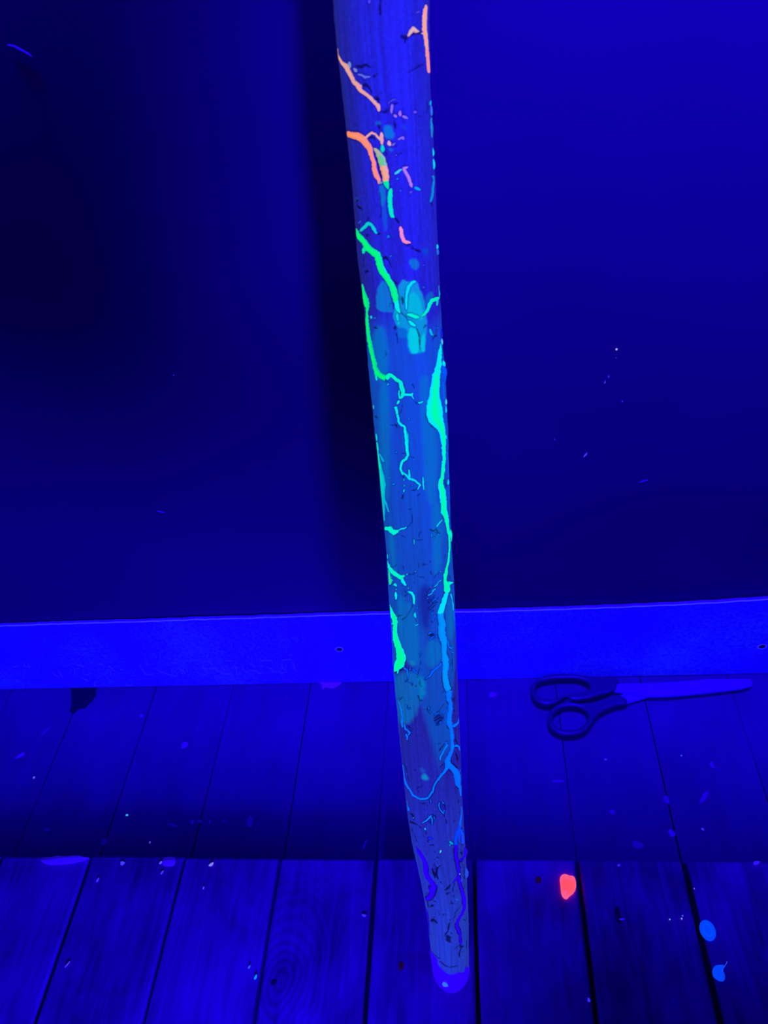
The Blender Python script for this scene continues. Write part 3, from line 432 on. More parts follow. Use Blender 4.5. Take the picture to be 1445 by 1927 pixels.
DARK = [ # burnt channels and pits: crop, points (x, y, width)
(1,[(380,690,18),(440,700,30),(490,680,25),(550,705,10)]),(1,[(570,800,20),(612,775,8)]),(1,[(440,900,25),(490,885,34),(535,935,20),(560,990,8)]),(1,[(600,1030,40),(625,1045,28)]),(1,[(640,1168,8),(690,1172,24),(735,1140,8)]),(1,[(870,380,28),(910,400,46),(950,365,30),(1010,347,24),(1078,338,26)]),(1,[(900,440,20),(905,400,20)]),(1,[(920,765,8),(1000,720,12),(1050,690,16),(1092,672,12)]),(1,[(1130,1060,24),(1140,1130,30),(1130,1180,20)]),(1,[(645,0,20),(640,140,24)]),(1,[(790,1085,20),(830,1080,14)]),(1,[(790,1270,14),(800,1334,20)]),(1,[(380,1295,18),(385,1310,10)]),
(2,[(790,1062,8),(822,1085,28),(835,1120,10)]),(2,[(610,1228,22),(642,1218,12)]),(2,[(500,1085,14),(518,1055,18)]),(2,[(495,1240,30),(515,1230,16)]),(2,[(735,600,10),(750,625,10)]),(2,[(592,380,22),(620,470,32),(640,560,30),(652,640,14)]),(2,[(525,225,22),(560,210,20),(590,240,10)]),
(2,[(950,1335,10),(985,1365,8)]),(2,[(1005,1388,18),(1060,1408,22)]),(2,[(800,310,14),(830,290,8)]),(2,[(830,400,14),(870,380,10)]),(2,[(1180,900,30),(1192,960,24),(1190,1080,12)]),(2,[(400,930,30),(445,965,20)]),(2,[(385,880,26),(420,870,10)]),(2,[(620,90,28),(635,120,20)]),(2,[(690,360,16),(705,400,12)]),(2,[(640,800,10),(650,1050,10)]),
(3,[(440,145,20),(470,135,36),(500,160,14),(540,245,8)]),(3,[(240,150,14),(235,230,20)]),(3,[(255,290,22),(285,280,24)]),(3,[(570,400,24),(595,415,12)]),(3,[(572,880,30),(582,850,10)]),(3,[(590,930,12),(596,1030,10)]),(3,[(680,0,24),(720,12,14)]),(3,[(745,40,14),(775,45,10)]),(3,[(790,55,18),(835,75,24)]),(3,[(360,870,24),(385,880,14)]),(3,[(965,1000,10),(985,960,18),(1010,950,24)]),(3,[(640,715,14),(690,760,12),(700,790,10)]),(3,[(650,560,26),(655,620,20)]),(3,[(800,880,14),(830,960,20),(835,1100,10)]),(3,[(870,880,8),(895,850,20)]),(3,[(1060,860,20),(1070,960,34)]),(3,[(1010,850,20),(1000,930,12)]),
(4,[(460,608,6),(500,592,12),(520,612,24),(518,632,10)]),(4,[(540,625,8),(552,640,10)]),(4,[(720,330,6),(745,350,12),(780,362,8)]),(4,[(585,380,8),(572,440,8),(550,490,8)]),(4,[(270,500,24),(300,520,20)]),(4,[(880,538,14),(940,578,14),(990,625,12),(1012,690,8)]),(4,[(585,1170,24),(600,1200,16)]),(4,[(770,1320,8),(700,1340,10)]),(4,[(588,1400,20),(590,1440,10)]),(4,[(560,240,26),(570,265,14)]),(4,[(700,140,16),(720,175,8)]),(4,[(1050,1180,24),(1080,1300,26)]),(4,[(270,1100,20),(278,1180,10)]),(4,[(340,820,16),(350,860,10)]),(4,[(580,920,8),(620,925,10)]),(4,[(665,950,6),(720,970,10)]),
(5,[(560,470,8),(600,440,8),(627,400,8),(625,320,6)]),(5,[(500,110,8),(515,80,12),(530,70,8)]),(5,[(665,628,8),(742,628,10)]),(5,[(740,518,6),(712,560,8),(716,592,8)]),(5,[(845,500,14),(890,520,12),(925,495,14)]),(5,[(900,530,10),(965,545,12)]),(5,[(860,520,8),(900,505,8)]),(5,[(920,500,12),(940,530,12),(900,590,8)]),(5,[(580,1058,8),(650,1050,8),(672,1032,6)]),(5,[(690,1080,6),(735,1086,8),(765,1078,6)]),(5,[(375,972,8),(410,960,6),(440,930,6)]),(5,[(310,352,8),(335,328,8)]),(5,[(1025,840,16),(1035,810,10)]),(5,[(895,1100,6),(910,1070,8),(945,1045,6)]),(5,[(800,1285,6),(850,1225,12),(880,1185,8)]),(5,[(790,1320,6),(850,1300,10),(890,1260,8)]),(5,[(830,1415,10),(870,1380,10),(905,1340,6)]),(5,[(880,1410,8),(950,1345,6)]),(5,[(880,1420,14),(940,1400,10)]),(5,[(470,1125,14),(485,1110,20)]),(5,[(540,1270,16),(550,1290,10)]),(5,[(320,760,10),(345,800,8)]),(5,[(490,580,10),(540,600,8)]),(5,[(620,20,6),(660,20,8),(680,0,6)]),(5,[(690,90,8),(720,60,10)]),(5,[(570,245,8),(620,255,6)]),(5,[(1085,350,20),(1100,480,16)]),(5,[(1070,1060,14),(1100,1110,20)]),
(6,[(300,412,10),(320,392,18),(372,380,8)]),(6,[(368,435,20),(395,420,12),(430,390,8)]),(6,[(430,375,8),(470,330,10),(505,245,8)]),(6,[(400,150,10),(440,110,8)]),(6,[(595,985,8),(600,950,6)]),(6,[(570,1100,8),(582,1040,6)]),(6,[(690,300,8),(740,250,14),(800,210,10)]),(6,[(700,320,8),(770,270,18),(790,240,8)]),(6,[(740,460,24),(760,430,20),(770,400,8)]),(6,[(740,340,10),(760,320,16)]),(6,[(690,215,8),(780,130,10)]),(6,[(700,630,14),(735,625,46),(765,620,16)]),(6,[(985,840,16),(992,930,26),(995,1080,14)]),(6,[(1005,1420,30),(1030,1390,14)]),(6,[(440,1195,10),(500,1235,14)]),(6,[(600,860,6),(588,900,6)]),(6,[(240,440,26),(262,430,12)]),(6,[(470,1060,14),(490,1030,10)]),(6,[(540,420,8),(545,460,10)]),(6,[(870,920,16),(860,960,10)]),(6,[(880,1310,10),(865,1340,8)]),(6,[(970,1000,12),(990,960,20)]),(6,[(350,1420,8),(380,1385,10)]),(6,[(870,130,8),(900,110,6)]),
(7,[(210,105,10),(255,70,10)]),(7,[(645,300,8),(690,250,10),(755,160,6)]),(7,[(740,280,8),(800,200,8)]),(7,[(640,340,14),(700,300,24)]),(7,[(640,370,20),(720,330,26)]),(7,[(660,430,10),(700,380,24),(750,330,20)]),(7,[(680,440,6),(740,370,8)]),(7,[(890,110,16),(895,160,26)]),(7,[(885,250,28),(895,240,16)]),(7,[(895,320,20),(900,310,12)]),(7,[(880,520,8),(900,600,22),(925,640,16)]),(7,[(905,760,20),(920,820,40),(930,890,26)]),(7,[(420,1210,8),(430,1190,12),(480,1190,10),(490,1165,6)]),(7,[(430,1245,8),(455,1250,14)]),(7,[(455,1385,6),(500,1395,8),(530,1380,6)]),(7,[(700,740,24),(740,690,18),(790,620,10)]),(7,[(690,660,10),(720,650,8)]),(7,[(305,1060,22),(325,1110,26)]),(7,[(260,900,18),(290,960,30),(300,1010,18)]),(7,[(310,170,14),(310,220,18),(340,220,8)]),(7,[(310,430,16),(340,450,20)]),(7,[(330,500,18),(350,530,14)]),(7,[(390,985,14),(402,980,12)]),(7,[(710,950,12),(750,900,10)]),(7,[(860,1000,14),(890,1070,16),(905,1150,14)]),(7,[(550,215,8),(560,260,10)]),(7,[(930,1350,14),(935,1380,10)]),(7,[(440,60,26),(450,100,14)]),(7,[(910,460,6),(905,560,8)]),(7,[(895,1200,12),(905,1270,10)]),
(8,[(680,140,10),(690,90,14)]),(8,[(750,60,10),(775,120,14),(770,180,10)]),(8,[(760,230,16),(770,270,10)]),(8,[(785,300,12),(795,350,18)]),(8,[(600,230,10),(650,265,18)]),(8,[(570,350,10),(590,330,8)]),(8,[(445,80,8),(480,92,12),(520,78,8)]),(8,[(530,110,8),(540,130,8)]),(8,[(300,230,14),(335,250,40),(340,300,20)]),(8,[(290,330,30),(370,360,24),(410,385,14)]),(8,[(430,400,14),(445,415,10)]),(8,[(320,430,30),(340,480,24)]),(8,[(540,610,20),(550,580,14)]),(8,[(570,655,14),(620,655,16)]),(8,[(510,470,12),(520,500,12)]),(8,[(360,520,24),(385,600,18)]),
(8,[(705,930,12),(672,975,18),(655,1040,26),(680,1115,20)]),(8,[(600,980,14),(630,1060,40),(640,1100,20)]),(8,[(715,1150,16),(725,1170,10)]),(8,[(855,1190,16),(820,1240,40),(785,1262,24)]),(8,[(905,1170,14),(880,1230,10),(882,1290,10)]),(8,[(800,1320,14),(840,1298,16)]),(8,[(1030,930,14),(1035,1030,24),(1045,1110,18)]),(8,[(1045,1200,18),(1030,1270,24)]),(8,[(950,40,10),(960,80,12)]),(8,[(890,690,10),(890,760,8)]),(8,[(975,730,16),(1010,780,34),(1020,720,14)]),(8,[(520,1320,16),(540,1300,10)]),(8,[(600,1400,16),(640,1430,10)]),
(9,[(1012,150,8),(960,220,12),(915,258,12),(905,325,8),(880,362,10)]),(9,[(838,362,8),(845,375,8)]),(9,[(852,405,8),(838,420,18),(824,465,24),(820,520,12),(780,555,22),(772,590,10)]),(9,[(800,580,14),(825,610,64),(820,650,50),(845,672,24)]),(9,[(855,540,10),(862,560,8)]),(9,[(975,715,8),(940,740,10),(908,765,6)]),(9,[(990,730,30),(1020,735,24)]),(9,[(1000,750,24),(972,820,22),(970,870,14)]),(9,[(560,200,10),(600,180,28),(615,165,12)]),(9,[(575,380,24),(620,370,36),(650,400,34),(672,415,10)]),(9,[(620,340,10),(630,330,8)]),(9,[(690,935,8),(740,965,28),(780,990,24),(820,1010,12)]),(9,[(840,1010,14),(880,1008,20),(930,998,18)]),(9,[(540,560,20),(575,570,20)]),(9,[(560,740,12),(620,830,16),(680,888,20),(705,890,10)]),(9,[(1065,650,16),(1070,760,26)]),(9,[(1060,1000,18),(1050,1020,10)]),(9,[(1020,360,8),(1060,375,12)]),(9,[(530,110,40),(540,190,26)]),(9,[(640,110,10),(655,130,8)]),(9,[(1050,300,10),(1065,260,14)]),(9,[(800,10,20),(830,0,14)]),
]
# ---- painted surface grids (s, theta)
NS = len(sd)
depth = np.zeros((NS, NC)); darkm = np.zeros((NS, NC)); halo = np.zeros((NS, NC))
def dab(arr, s, t, r, hard=.35, val=1.):
    R = np.interp(s, sd, Rd)
    rr = r*1.05+.0004; a = np.searchsorted(sd, s-rr); b_ = np.searchsorted(sd, s+rr)+1
    dc = int(rr/R/(2*math.pi)*NC)+2; c0 = int(t/(2*math.pi)*NC); cols = np.arange(c0-dc, c0+dc+1)
    dth = (cols*2*math.pi/NC-t)*R; ds = sd[a:b_]-s
    if len(ds) == 0: return
    q = np.sqrt(ds[:, None]**2+dth[None, :]**2)/r; m_ = np.clip((1-q)/hard, 0, 1); m_ = m_*m_*(3-2*m_)*val
    cw = cols % NC; sub = arr[a:b_][:, cw]; arr[a:b_, cw] = np.maximum(sub, m_)
def resample(pts, step=.7):
    out = []
    for p, q in zip(pts, pts[1:]):
        n = max(1, int(math.hypot(q[0]-p[0], q[1]-p[1])/step))
        for k in range(n): t = k/n; out.append(tuple(a+(b_-a)*t for a, b_ in zip(p, q)))
    out.append(pts[-1]); return out
def mpp(y): return aa/(1-bb*(y-IH/2)/FP)/FP          # metres per photo pixel on the stick
def wander(pts, amp, seed):
    o = []
    for k, p in enumerate(pts):
        nx_ = noise.noise(Vector((p[0]*.16, p[1]*.16, seed))); ny_ = noise.noise(Vector((p[0]*.16, p[1]*.16, seed+9.)))
        nw = 1+min(.22, 1.2/max(p[2], .5))*noise.noise(Vector((p[0]*.33, p[1]*.33, seed+4.)))
        o.append((p[0]+amp*nx_, p[1]+amp*ny_, p[2]*nw))
    return o
for ci, pts in DARK:
    P_ = wander(resample([tp(ci, p) for p in pts]), .9, ci*1.7)
    for x, y, w_ in P_:
        hh = hit(x, y)
        if hh: r = max(w_*.5, .75)*mpp(y)*(1.55 if ci > 7 else 1.22); dab(darkm, hh[0], hh[1], r, .5); dab(depth, hh[0], hh[1], r*1.1, .9, min(1, w_/3.5))
        if hh and rnd.random() < (.3 if ci in (7, 8, 9) else .1):
            h2 = hit(x+rnd.uniform(-1, 1)*(w_*.75+.6), y+rnd.uniform(-1, 1)*(w_*.75+.6))
            if h2: dab(darkm, h2[0], h2[1], max(w_*.22, .6)*mpp(y), .7, .85)
# ---- stick object
stick = empty('walking_stick', tuple(cen[0]), 'tall pale wooden stick with burnt branching cracks filled by glowing resin, leaning at the wall', 'walking stick')
m_vein, nt, b = mat('fluorescent_resin')
ca = N(nt, 'ShaderNodeVertexColor'); ca.layer_name = 'Glow'
nt.links.new(ca.outputs[0], b.inputs['Emission Color']); b.inputs['Emission Strength'].default_value = 1.
b.inputs['Base Color'].default_value = (.02, .0, .04, 1); b.inputs['Roughness'].default_value = .3; b.inputs['Specular IOR Level'].default_value = .25
OFF7 = np.array((-1.12, -.9, -.55, 0, .55, .9, 1.12)); H7 = np.array((-.9, .35, .8, 1, .8, .35, -.9)); EW = np.array((1, 1, .55, 0, .55, 1, 1.))
ENDS = []
for _k, (_c, _a, _b, _p) in enumerate(VEINS):
    for _e in (0, -1): ENDS.append((tp(_c, _p[_e])[:2], id(_p), _p[_e][2]/CR[_c][2]))
def joined(ci, pts, e):
    q = tp(ci, pts[e]); w_ = q[2]
    if w_ < 4: return False
    return any(i != id(pts) and math.hypot(p[0]-q[0], p[1]-q[1]) < 2.6 and w2 > .6*w_ for p, i, w2 in ENDS)
def vein(ci, core, edge, pts, seed):
    P_ = [tp(ci, p) for p in pts]; big = max(p[2] for p in P_)
    P_ = resample(P_, .8 if big < 8 else 1.0)
    P_ = wander(P_, min(.8, .12*big+.25), seed)
    n = len(P_); j0 = joined(ci, pts, 0); j1 = joined(ci, pts, -1); rows = []; cols = []; lc, le = lin(core), lin(edge)
    # round ends
    for k, (x, y, w_) in enumerate(P_):
        a = P_[max(0, k-2)]; c = P_[min(n-1, k+2)]; tx, ty = c[0]-a[0], c[1]-a[1]; L = math.hypot(tx, ty) or 1
        nx_, ny_ = -ty/L, tx/L; hw = w_*.5; st_ = L/max(1, min(4, n-1)); dend = min(1e3 if j0 else k*st_, 1e3 if j1 else (n-1-k)*st_)
        if dend < hw: hw *= math.sqrt(max(.02, 1-(1-dend/hw)**2))*.65+.35*min(1, dend/hw+.15)
        ja = min(.2, .9/max(hw, .3)); nj = 1+ja*noise.noise(Vector((x*.27, y*.27, seed+20.)));  nk = 1+ja*noise.noise(Vector((x*.27, y*.27, seed+30.)))
        row = []; cr_ = []; m1 = mpp(y); h0 = min(.0009, .00022+hw*m1*.10)
        for of, hh, e in zip(OFF7, H7, EW):
            q = of*hw*(nj if of < 0 else nk); hv = hit(x+nx_*q, y+ny_*q)
            if hv is None: return None
            row.append(hv[2]+hv[3]*(hh*h0 if hh > 0 else -.0004)-np.array(stick.location))
            if dend < hw*.8: e = max(e, .6)
            ee = min(1, e*(1.0 if hw > 2.2 else .7)); cr_.append(lc*(1-ee)+le*ee)
            if abs(of) < .6 or of == 0:
                pass
        rows.append(row); cols.append(cr_)
        hv = hit(x, y)
        if hv: dab(halo, hv[0], hv[1], (hw*1.12+1.7)*m1, max(.12, min(.8, 1.1/(hw+1.7)))); dab(depth, hv[0], hv[1], (hw+.9)*m1, .5, .45)
    P3 = np.array(rows)
    o = gridmesh('resin_vein', P3, m_vein, stick); attr(o.data, 'Glow', np.array(cols).reshape(-1, 3))
    nn = o.data.polygons[len(o.data.polygons)//2].normal; mid = np.array(rows)[len(rows)//2][3]+np.array(stick.location)
    if nn.dot(Vector(CP-mid)) < 0: o.data.flip_normals()
    return o
nv = 0
for k, (ci, co, ed, pts) in enumerate(VEINS):
    if vein(ci, co, ed, pts, k*3.1): nv += 1
print('veins', nv)
# extra unseen-side channels so the back of the stick carries the same work
for k in range(26):
    s = rnd.uniform(.05, sl[-1]-.05); t = math.radians(rnd.uniform(20, 160)); t = (t+0) if V2[0]@(MW@np.array((0, 0, 1.))) > 0 else t+math.pi
    for q in range(rnd.randint(20, 60)):
        dab(darkm, s, t % (2*math.pi), rnd.uniform(.0006, .0014), .5); dab(depth, s, t % (2*math.pi), .0012, .9)
        s += rnd.uniform(-.0002, .0022); t += rnd.uniform(-.05, .05)
# proud drops of resin on the right hand flank
# ---- colour of the wood
SD2, TH2 = np.meshgrid(sd, th, indexing='ij')
Pw = Cd[:, None]+DIR*Rd[:, None, None]
rel = (Pw-CP)@MW; PXx = rel[..., 0]/rel[..., 2]*FP+IW/2; PXy = rel[..., 1]/rel[..., 2]*FP+IH/2
facing = (DIR*(CP-Pw)).sum(-1) > 0
def smoothp(pts, it=2):
    for _ in range(it):
        o = []
        for a, b_ in zip(pts, pts[1:]+pts[:1]): o += [(a[0]*.75+b_[0]*.25, a[1]*.75+b_[1]*.25), (a[0]*.25+b_[0]*.75, a[1]*.25+b_[1]*.75)]
        pts = o
    return pts
def poly(arr, pts, soft, val=1.):
    """fill a hand-traced stain outline on the front of the stick, soft edge in photo px"""
    pts = np.array(smoothp(pts), float); x0, y0 = pts.min(0)-soft*3; x1, y1 = pts.max(0)+soft*3
    ii = np.where(facing & (PXx > x0) & (PXx < x1) & (PXy > y0) & (PXy < y1)); X_, Y_ = PXx[ii], PXy[ii]
    X_ = X_+.5*np.sin(Y_*.35)+.3*np.sin(Y_*.13); ins = np.zeros(len(X_), bool); dm = np.full(len(X_), 1e9)
    for a, b_ in zip(pts, np.roll(pts, -1, 0)):
        cnd = ((a[1] > Y_) != (b_[1] > Y_)); xx = (b_[0]-a[0])*(Y_-a[1])/((b_[1]-a[1]) or 1e-9)+a[0]; ins ^= cnd & (X_ < xx)
        ab = b_-a; tt_ = np.clip(((X_-a[0])*ab[0]+(Y_-a[1])*ab[1])/(ab@ab+1e-9), 0, 1); dm = np.minimum(dm, np.hypot(X_-a[0]-tt_*ab[0], Y_-a[1]-tt_*ab[1]))
    sgn = np.where(ins, dm, -dm); vv_ = np.clip(.5+sgn/(2*soft), 0, 1)*val; arr[ii] = np.maximum(arr[ii], vv_)
streak = vnoise((NS, NC), (16, 120), 21)*.6+vnoise((NS, NC), (60, 200), 22)*.4
blot = vnoise((NS, NC), (40, 12), 23); fine = vnoise((NS, NC), (700, 240), 24)
cyl = np.cos(TH2*7+2*vnoise((NS, NC), (5, 6), 25))*.5+.5
base = np.empty((NS, NC, 3)); glow = np.zeros((NS, NC, 3))
# bare wood: reflects the violet-blue light and glows weakly; its blue glow stands in for light missing at edges and low down
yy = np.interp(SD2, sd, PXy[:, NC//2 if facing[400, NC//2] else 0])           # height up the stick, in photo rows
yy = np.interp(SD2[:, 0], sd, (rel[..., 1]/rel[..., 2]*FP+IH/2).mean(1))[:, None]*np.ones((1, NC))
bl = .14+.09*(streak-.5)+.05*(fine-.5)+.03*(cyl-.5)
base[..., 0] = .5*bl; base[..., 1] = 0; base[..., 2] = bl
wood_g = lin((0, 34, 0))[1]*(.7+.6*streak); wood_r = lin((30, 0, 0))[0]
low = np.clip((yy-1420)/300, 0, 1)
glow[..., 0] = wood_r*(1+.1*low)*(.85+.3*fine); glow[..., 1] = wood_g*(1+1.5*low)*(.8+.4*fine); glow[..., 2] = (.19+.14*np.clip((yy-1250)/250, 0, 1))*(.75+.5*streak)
def mixin(maskv, colr, dull=.45):
    base[...] *= (1-dull*maskv)[..., None]
    for c in range(3): glow[..., c] = glow[..., c]*(1-maskv)+colr[c]*maskv
# resin-soaked wood between rows 590 and 1330: blue-teal, brighter in vertical bands
soak = np.clip((yy-585-30*(blot-.5))/45, 0, 1)*np.clip((1330+220*(np.sin(TH2*3+1)*.5)-yy+60*(blot-.5))/60, 0, 1)
mixin(soak*(.55+.45*streak), lin((8, 80, 0))+np.array((0, 0, .46)))
tealz = np.zeros((NS, NC))
for c, pp in [(3, [(330,860),(500,860),(505,1445),(350,1445)]), (4, [(310,100),(430,100),(450,800),(440,1445),(400,1445),(340,900)]), (4, [(760,40),(900,40),(860,380),(960,620),(1000,900),(960,1440),(840,1440),(820,800)]),
              (5, [(320,560),(410,560),(420,960),(450,1060),(380,1000)]), (5, [(860,120),(980,200),(1000,400),(980,1000),(880,1100),(880,500)]), (5, [(800,0),(930,0),(930,200),(830,200)]), (6, [(330,90),(500,250),(560,500),(590,800),(580,1000),(430,1000),(330,600),(300,420)]), (6, [(370,200),(460,260),(440,400),(400,400)]),
              (6, [(290,1060),(640,1100),(660,1300),(520,1445),(300,1445)]), (6, [(660,680),(860,700),(860,960),(660,1050)]), (7, [(180,0),(520,0),(470,120),(400,330),(300,420),(200,400)]), (6, [(905,180),(990,180),(1010,640),(930,700)])]:
    poly(tealz, [tp(c, p) for p in pp], 4)
mixin(tealz*(.45+.55*streak), lin((4, 106, 0))+np.array((0, 0, .46)))
rv = np.zeros((NS, NC)); poly(rv, [tp(6, p) for p in [(590,0),(760,60),(720,420),(700,560),(610,520),(570,200)]], 6); poly(rv, [tp(5, p) for p in [(730,1200),(830,1180),(900,1445),(700,1445)]], 5)
mixin(rv*.8, lin((18, 30, 0))+np.array((0, 0, .25)))
for c, col, val, sf, pp in [
   (3, (0,125,225), .85, 1.2, [(440,370),(395,450),(375,560),(385,700),(550,712),(560,700),(520,500),(480,400)]),
   (3, (0,160,235), .9, 1.5, [(610,430),(640,390),(665,362),(705,400),(770,370),(800,390),(830,470),(870,540),(890,640),(905,740),(905,900),(890,1110),(850,1130),(740,1150),(712,1110),(700,970),(690,870),(600,880),(555,760),(560,700),(600,600)]),
   (3, (0,185,240), .9, 1.5, [(700,560),(760,480),(830,560),(870,700),(880,800),(700,760)]),
   (3, (0,110,225), .9, 1.2, [(590,860),(700,880),(700,970),(670,980),(610,978)]),
   (3, (0,212,250), .9, 1.2, [(712,860),(790,880),(830,960),(825,1130),(745,1148),(715,1060)]), (3, (0,200,245), .9, 1.0, [(840,980),(895,900),(885,1120),(845,1130)]),
   (3, (0,105,215), .8, 2, [(885,560),(930,500),(965,495),(980,560),(930,690),(900,700)]),
   (3, (0,205,245), .9, 1, [(575,600),(600,680),(625,790),(610,860),(590,800),(575,720)]),
   (3, (0,118,222), .9, 2, [(715,190),(745,150),(800,150),(832,205),(805,265),(765,262)]), (3, (0,62,222), .8, 2, [(860,60),(885,40),(920,80),(900,130),(870,110)]),
   (2, (0,120,232), .95, 2, [(680,90),(765,85),(770,160),(800,180),(770,235),(700,225),(680,170)]), (2, (0,112,232), .9, 1.6, [(720,330),(760,325),(772,350),(745,365)]), (2, (0,66,228), .8, 2, [(865,80),(915,80),(912,130),(880,138)]), (2, (0,80,220), .8, 2, [(590,50),(650,45),(640,80),(600,85)]),
   (2, (0,120,210), .85, 2, [(630,700),(690,715),(700,790),(690,930),(650,940),(640,850)]), (2, (0,90,220), .7, 2, [(655,930),(700,920),(715,1040),(710,1200),(680,1180)]), (2, (0,75,220), .7, 3, [(1080,1400),(1120,1360),(1150,1400),(1120,1440)]), (2, (20,70,160), .8, 2, [(365,860),(400,840),(415,870),(385,890)]),
   (8, (10,18,175), .6, 2, [(670,60),(780,60),(790,200),(750,250),(690,180)]), (8, (10,22,180), .6, 2, [(470,345),(560,230),(650,250),(625,380),(560,350)]), (7, (10,25,190), .6, 2, [(260,410),(340,430),(370,520),(310,600),(260,540)]),
   (7, (14,14,170), .6, 2, [(630,300),(760,290),(765,360),(680,440),(630,390)]), (6, (0,30,190), .7, 1.5, [(685,590),(770,590),(772,660),(720,690)]), (8, (22,14,160), .6, 2, [(570,960),(690,950),(660,1080),(610,1070)]), (9, (26,14,150), .6, 1.5, [(570,340),(650,360),(660,410),(590,400)]),
   (7, (0,145,222), .9, 2.5, [(480,1060),(520,1020),(560,1060),(565,1100),(490,1095)]), (7, (0,95,228), .6, 3, [(450,960),(500,960),(520,1010),(480,1020)]), (6, (0,150,205), .6, 3, [(460,960),(490,940),(530,970),(510,1000)]), (6, (0,130,215), .6, 3, [(560,1150),(650,1150),(650,1330),(600,1330)]), (7, (0,130,215), .6, 3, [(440,0),(540,0),(520,60),(480,120)]),
   (2, (0,50,225), .6, 2, [(430,680),(460,675),(455,705),(430,705)]), (1, (0,105,222), .8, 2, [(585,1290),(620,1270),(655,1290),(620,1320)]), (9, (30,120,240), .6, 2, [(915,100),(950,50),(960,90),(930,125)])]:
    mk_ = np.zeros((NS, NC)); poly(mk_, [tp(c, p) for p in pp], sf, val)
    mk_ *= .75+.25*streak; a_ = lin(col); mixin(mk_, np.array((a_[0], a_[1], a_[2]*.8)), .85)
# resin-dipped foot
foot = np.zeros((NS, NC)); edgeY = 1815+9*np.sin(TH2*5)+5*(blot-.5)*2
poly(foot, [tp(9, p) for p in [(540,690),(590,790),(640,850),(680,895),(672,960),(740,1050),(800,1088),(870,1105),(960,1065),(1020,1085),(1050,1010),(1110,1000),(1200,1400),(500,1400)]], 1.)
sf_ = np.interp(1822, ys, sl[:962][::-1]) ; foot = np.where(facing, foot, np.clip((sf_-SD2)/.001+.5, 0, 1))
mixin(foot, np.array((lin((42, 0, 0))[0], 0, .9))); base *= (1-.5*foot)[..., None]
# burnt edges
hl = np.clip(halo, 0, 1)*np.clip(1.2-darkm, 0, 1)
hl = hl*(1-foot)*(.5+.4*np.clip((yy-1100)/200, 0, 1))
for c in range(3): glow[..., c] *= (1-hl); base[..., c] *= (1-.75*hl)
dk = np.clip(darkm, 0, 1)*(1-.6*foot)*.9*(.8+.2*fine)
for c in range(3): glow[..., c] *= (1-dk); base[..., c] *= (1-.93*dk)
# tiny speckled scorch marks
sp = vnoise((NS, NC), (420, 90), 41)*vnoise((NS, NC), (60, 14), 42); spk = np.clip((sp-(.76-.08*np.clip((yy-1300)/300, 0, 1)))/.06, 0, 1)*.55*(1-foot)
for c in range(3): glow[..., c] *= (1-spk); base[..., c] *= (1-spk)
disp = -.00075*np.clip(depth, 0, 1)**1.2-.0003*spk+.00022*(streak-.5)+.0001*(fine-.5)+.0006*(vnoise((NS, NC), (22, 8), 31)-.5)+.0005*(np.abs(vnoise((NS, NC), (90, 16), 32)-.5))
disp += foot*(.0005+.0009*(vnoise((NS, NC), (240, 22), 33)-.5))
disp[-1] = 0; disp[0] = 0
Ps = Cd[:, None]+DIR*(Rd[:, None]+disp)[..., None]
m_wood, nt, b = mat('fractured_stick_wood')
c1 = N(nt, 'ShaderNodeVertexColor'); c1.layer_name = 'Wood'; c2 = N(nt, 'ShaderNodeVertexColor'); c2.layer_name = 'Glow'
nt.links.new(c1.outputs[0], b.inputs['Base Color']); nt.links.new(c2.outputs[0], b.inputs['Emission Color']); b.inputs['Emission Strength'].default_value = 1
b.inputs['Roughness'].default_value = .55; b.inputs['Specular IOR Level'].default_value = .2
sh = gridmesh('shaft', Ps-np.array(stick.location), m_wood, stick, wrap=True)
attr(sh.data, 'Wood', base.reshape(-1, 3)); attr(sh.data, 'Glow', glow.reshape(-1, 3))
me = sh.data
if me.polygons[5000].normal.dot(Vector(DIR[5000//NC][5000 % NC])) < 0: me.flip_normals()
# flat caps
for rowi, nm in ((0, 'foot_face'), (NS-1, 'top_face')):
    ring = Ps[rowi]-np.array(stick.location); c = ring.mean(0)
    linkmesh(nm, list(ring)+[c], [(k, (k+1) % NC, NC) for k in range(NC)], simple(nm+'_wood', (.3, 0, .5), .6, (.02, 0, .3)), stick)
# chips of resin hanging on the tip
m_tipc = simple('pale_blue_resin', (.1, .05, .5), .3, lin((50, 115, 235)), 1); m_vt = simple('violet_resin', (.1, 0, .4), .3, lin((42, 0, 240)), .8)
def lump(name, pxy, r, m, stretch=(1, 1, 1), out=.0):
    bm = bmesh.new(); bmesh.ops.create_icosphere(bm, subdivisions=2, radius=1)
    for v_ in bm.verts:
        n_ = noise.noise(v_.co*1.7+Vector((r*999, 3, 1))); v_.co = Vector((v_.co.x*stretch[0], v_.co.y*stretch[1], v_.co.z*stretch[2]))*r*(1+.35*n_)
    me_ = bpy.data.meshes.new(name); bm.to_mesh(me_); bm.free(); me_.materials.append(m)
    for p_ in me_.polygons: p_.use_smooth = True
    o = bpy.data.objects.new(name, me_); COL.objects.link(o); o.parent = stick
    hv = hit(*pxy); o.location = Vector(hv[2]+hv[3]*out)-stick.location; return o
lump('resin_drop', (839, 1850), .0021, m_tipc, (1.2, 1, .8), .0003)
lump('resin_drop', (857, 1849), .0026, m_vt, (1.2, 1, 1), -.0006)
lump('resin_drop', (847, 1850), .0024, m_vt, (1.4, 1, .8), -.0008)
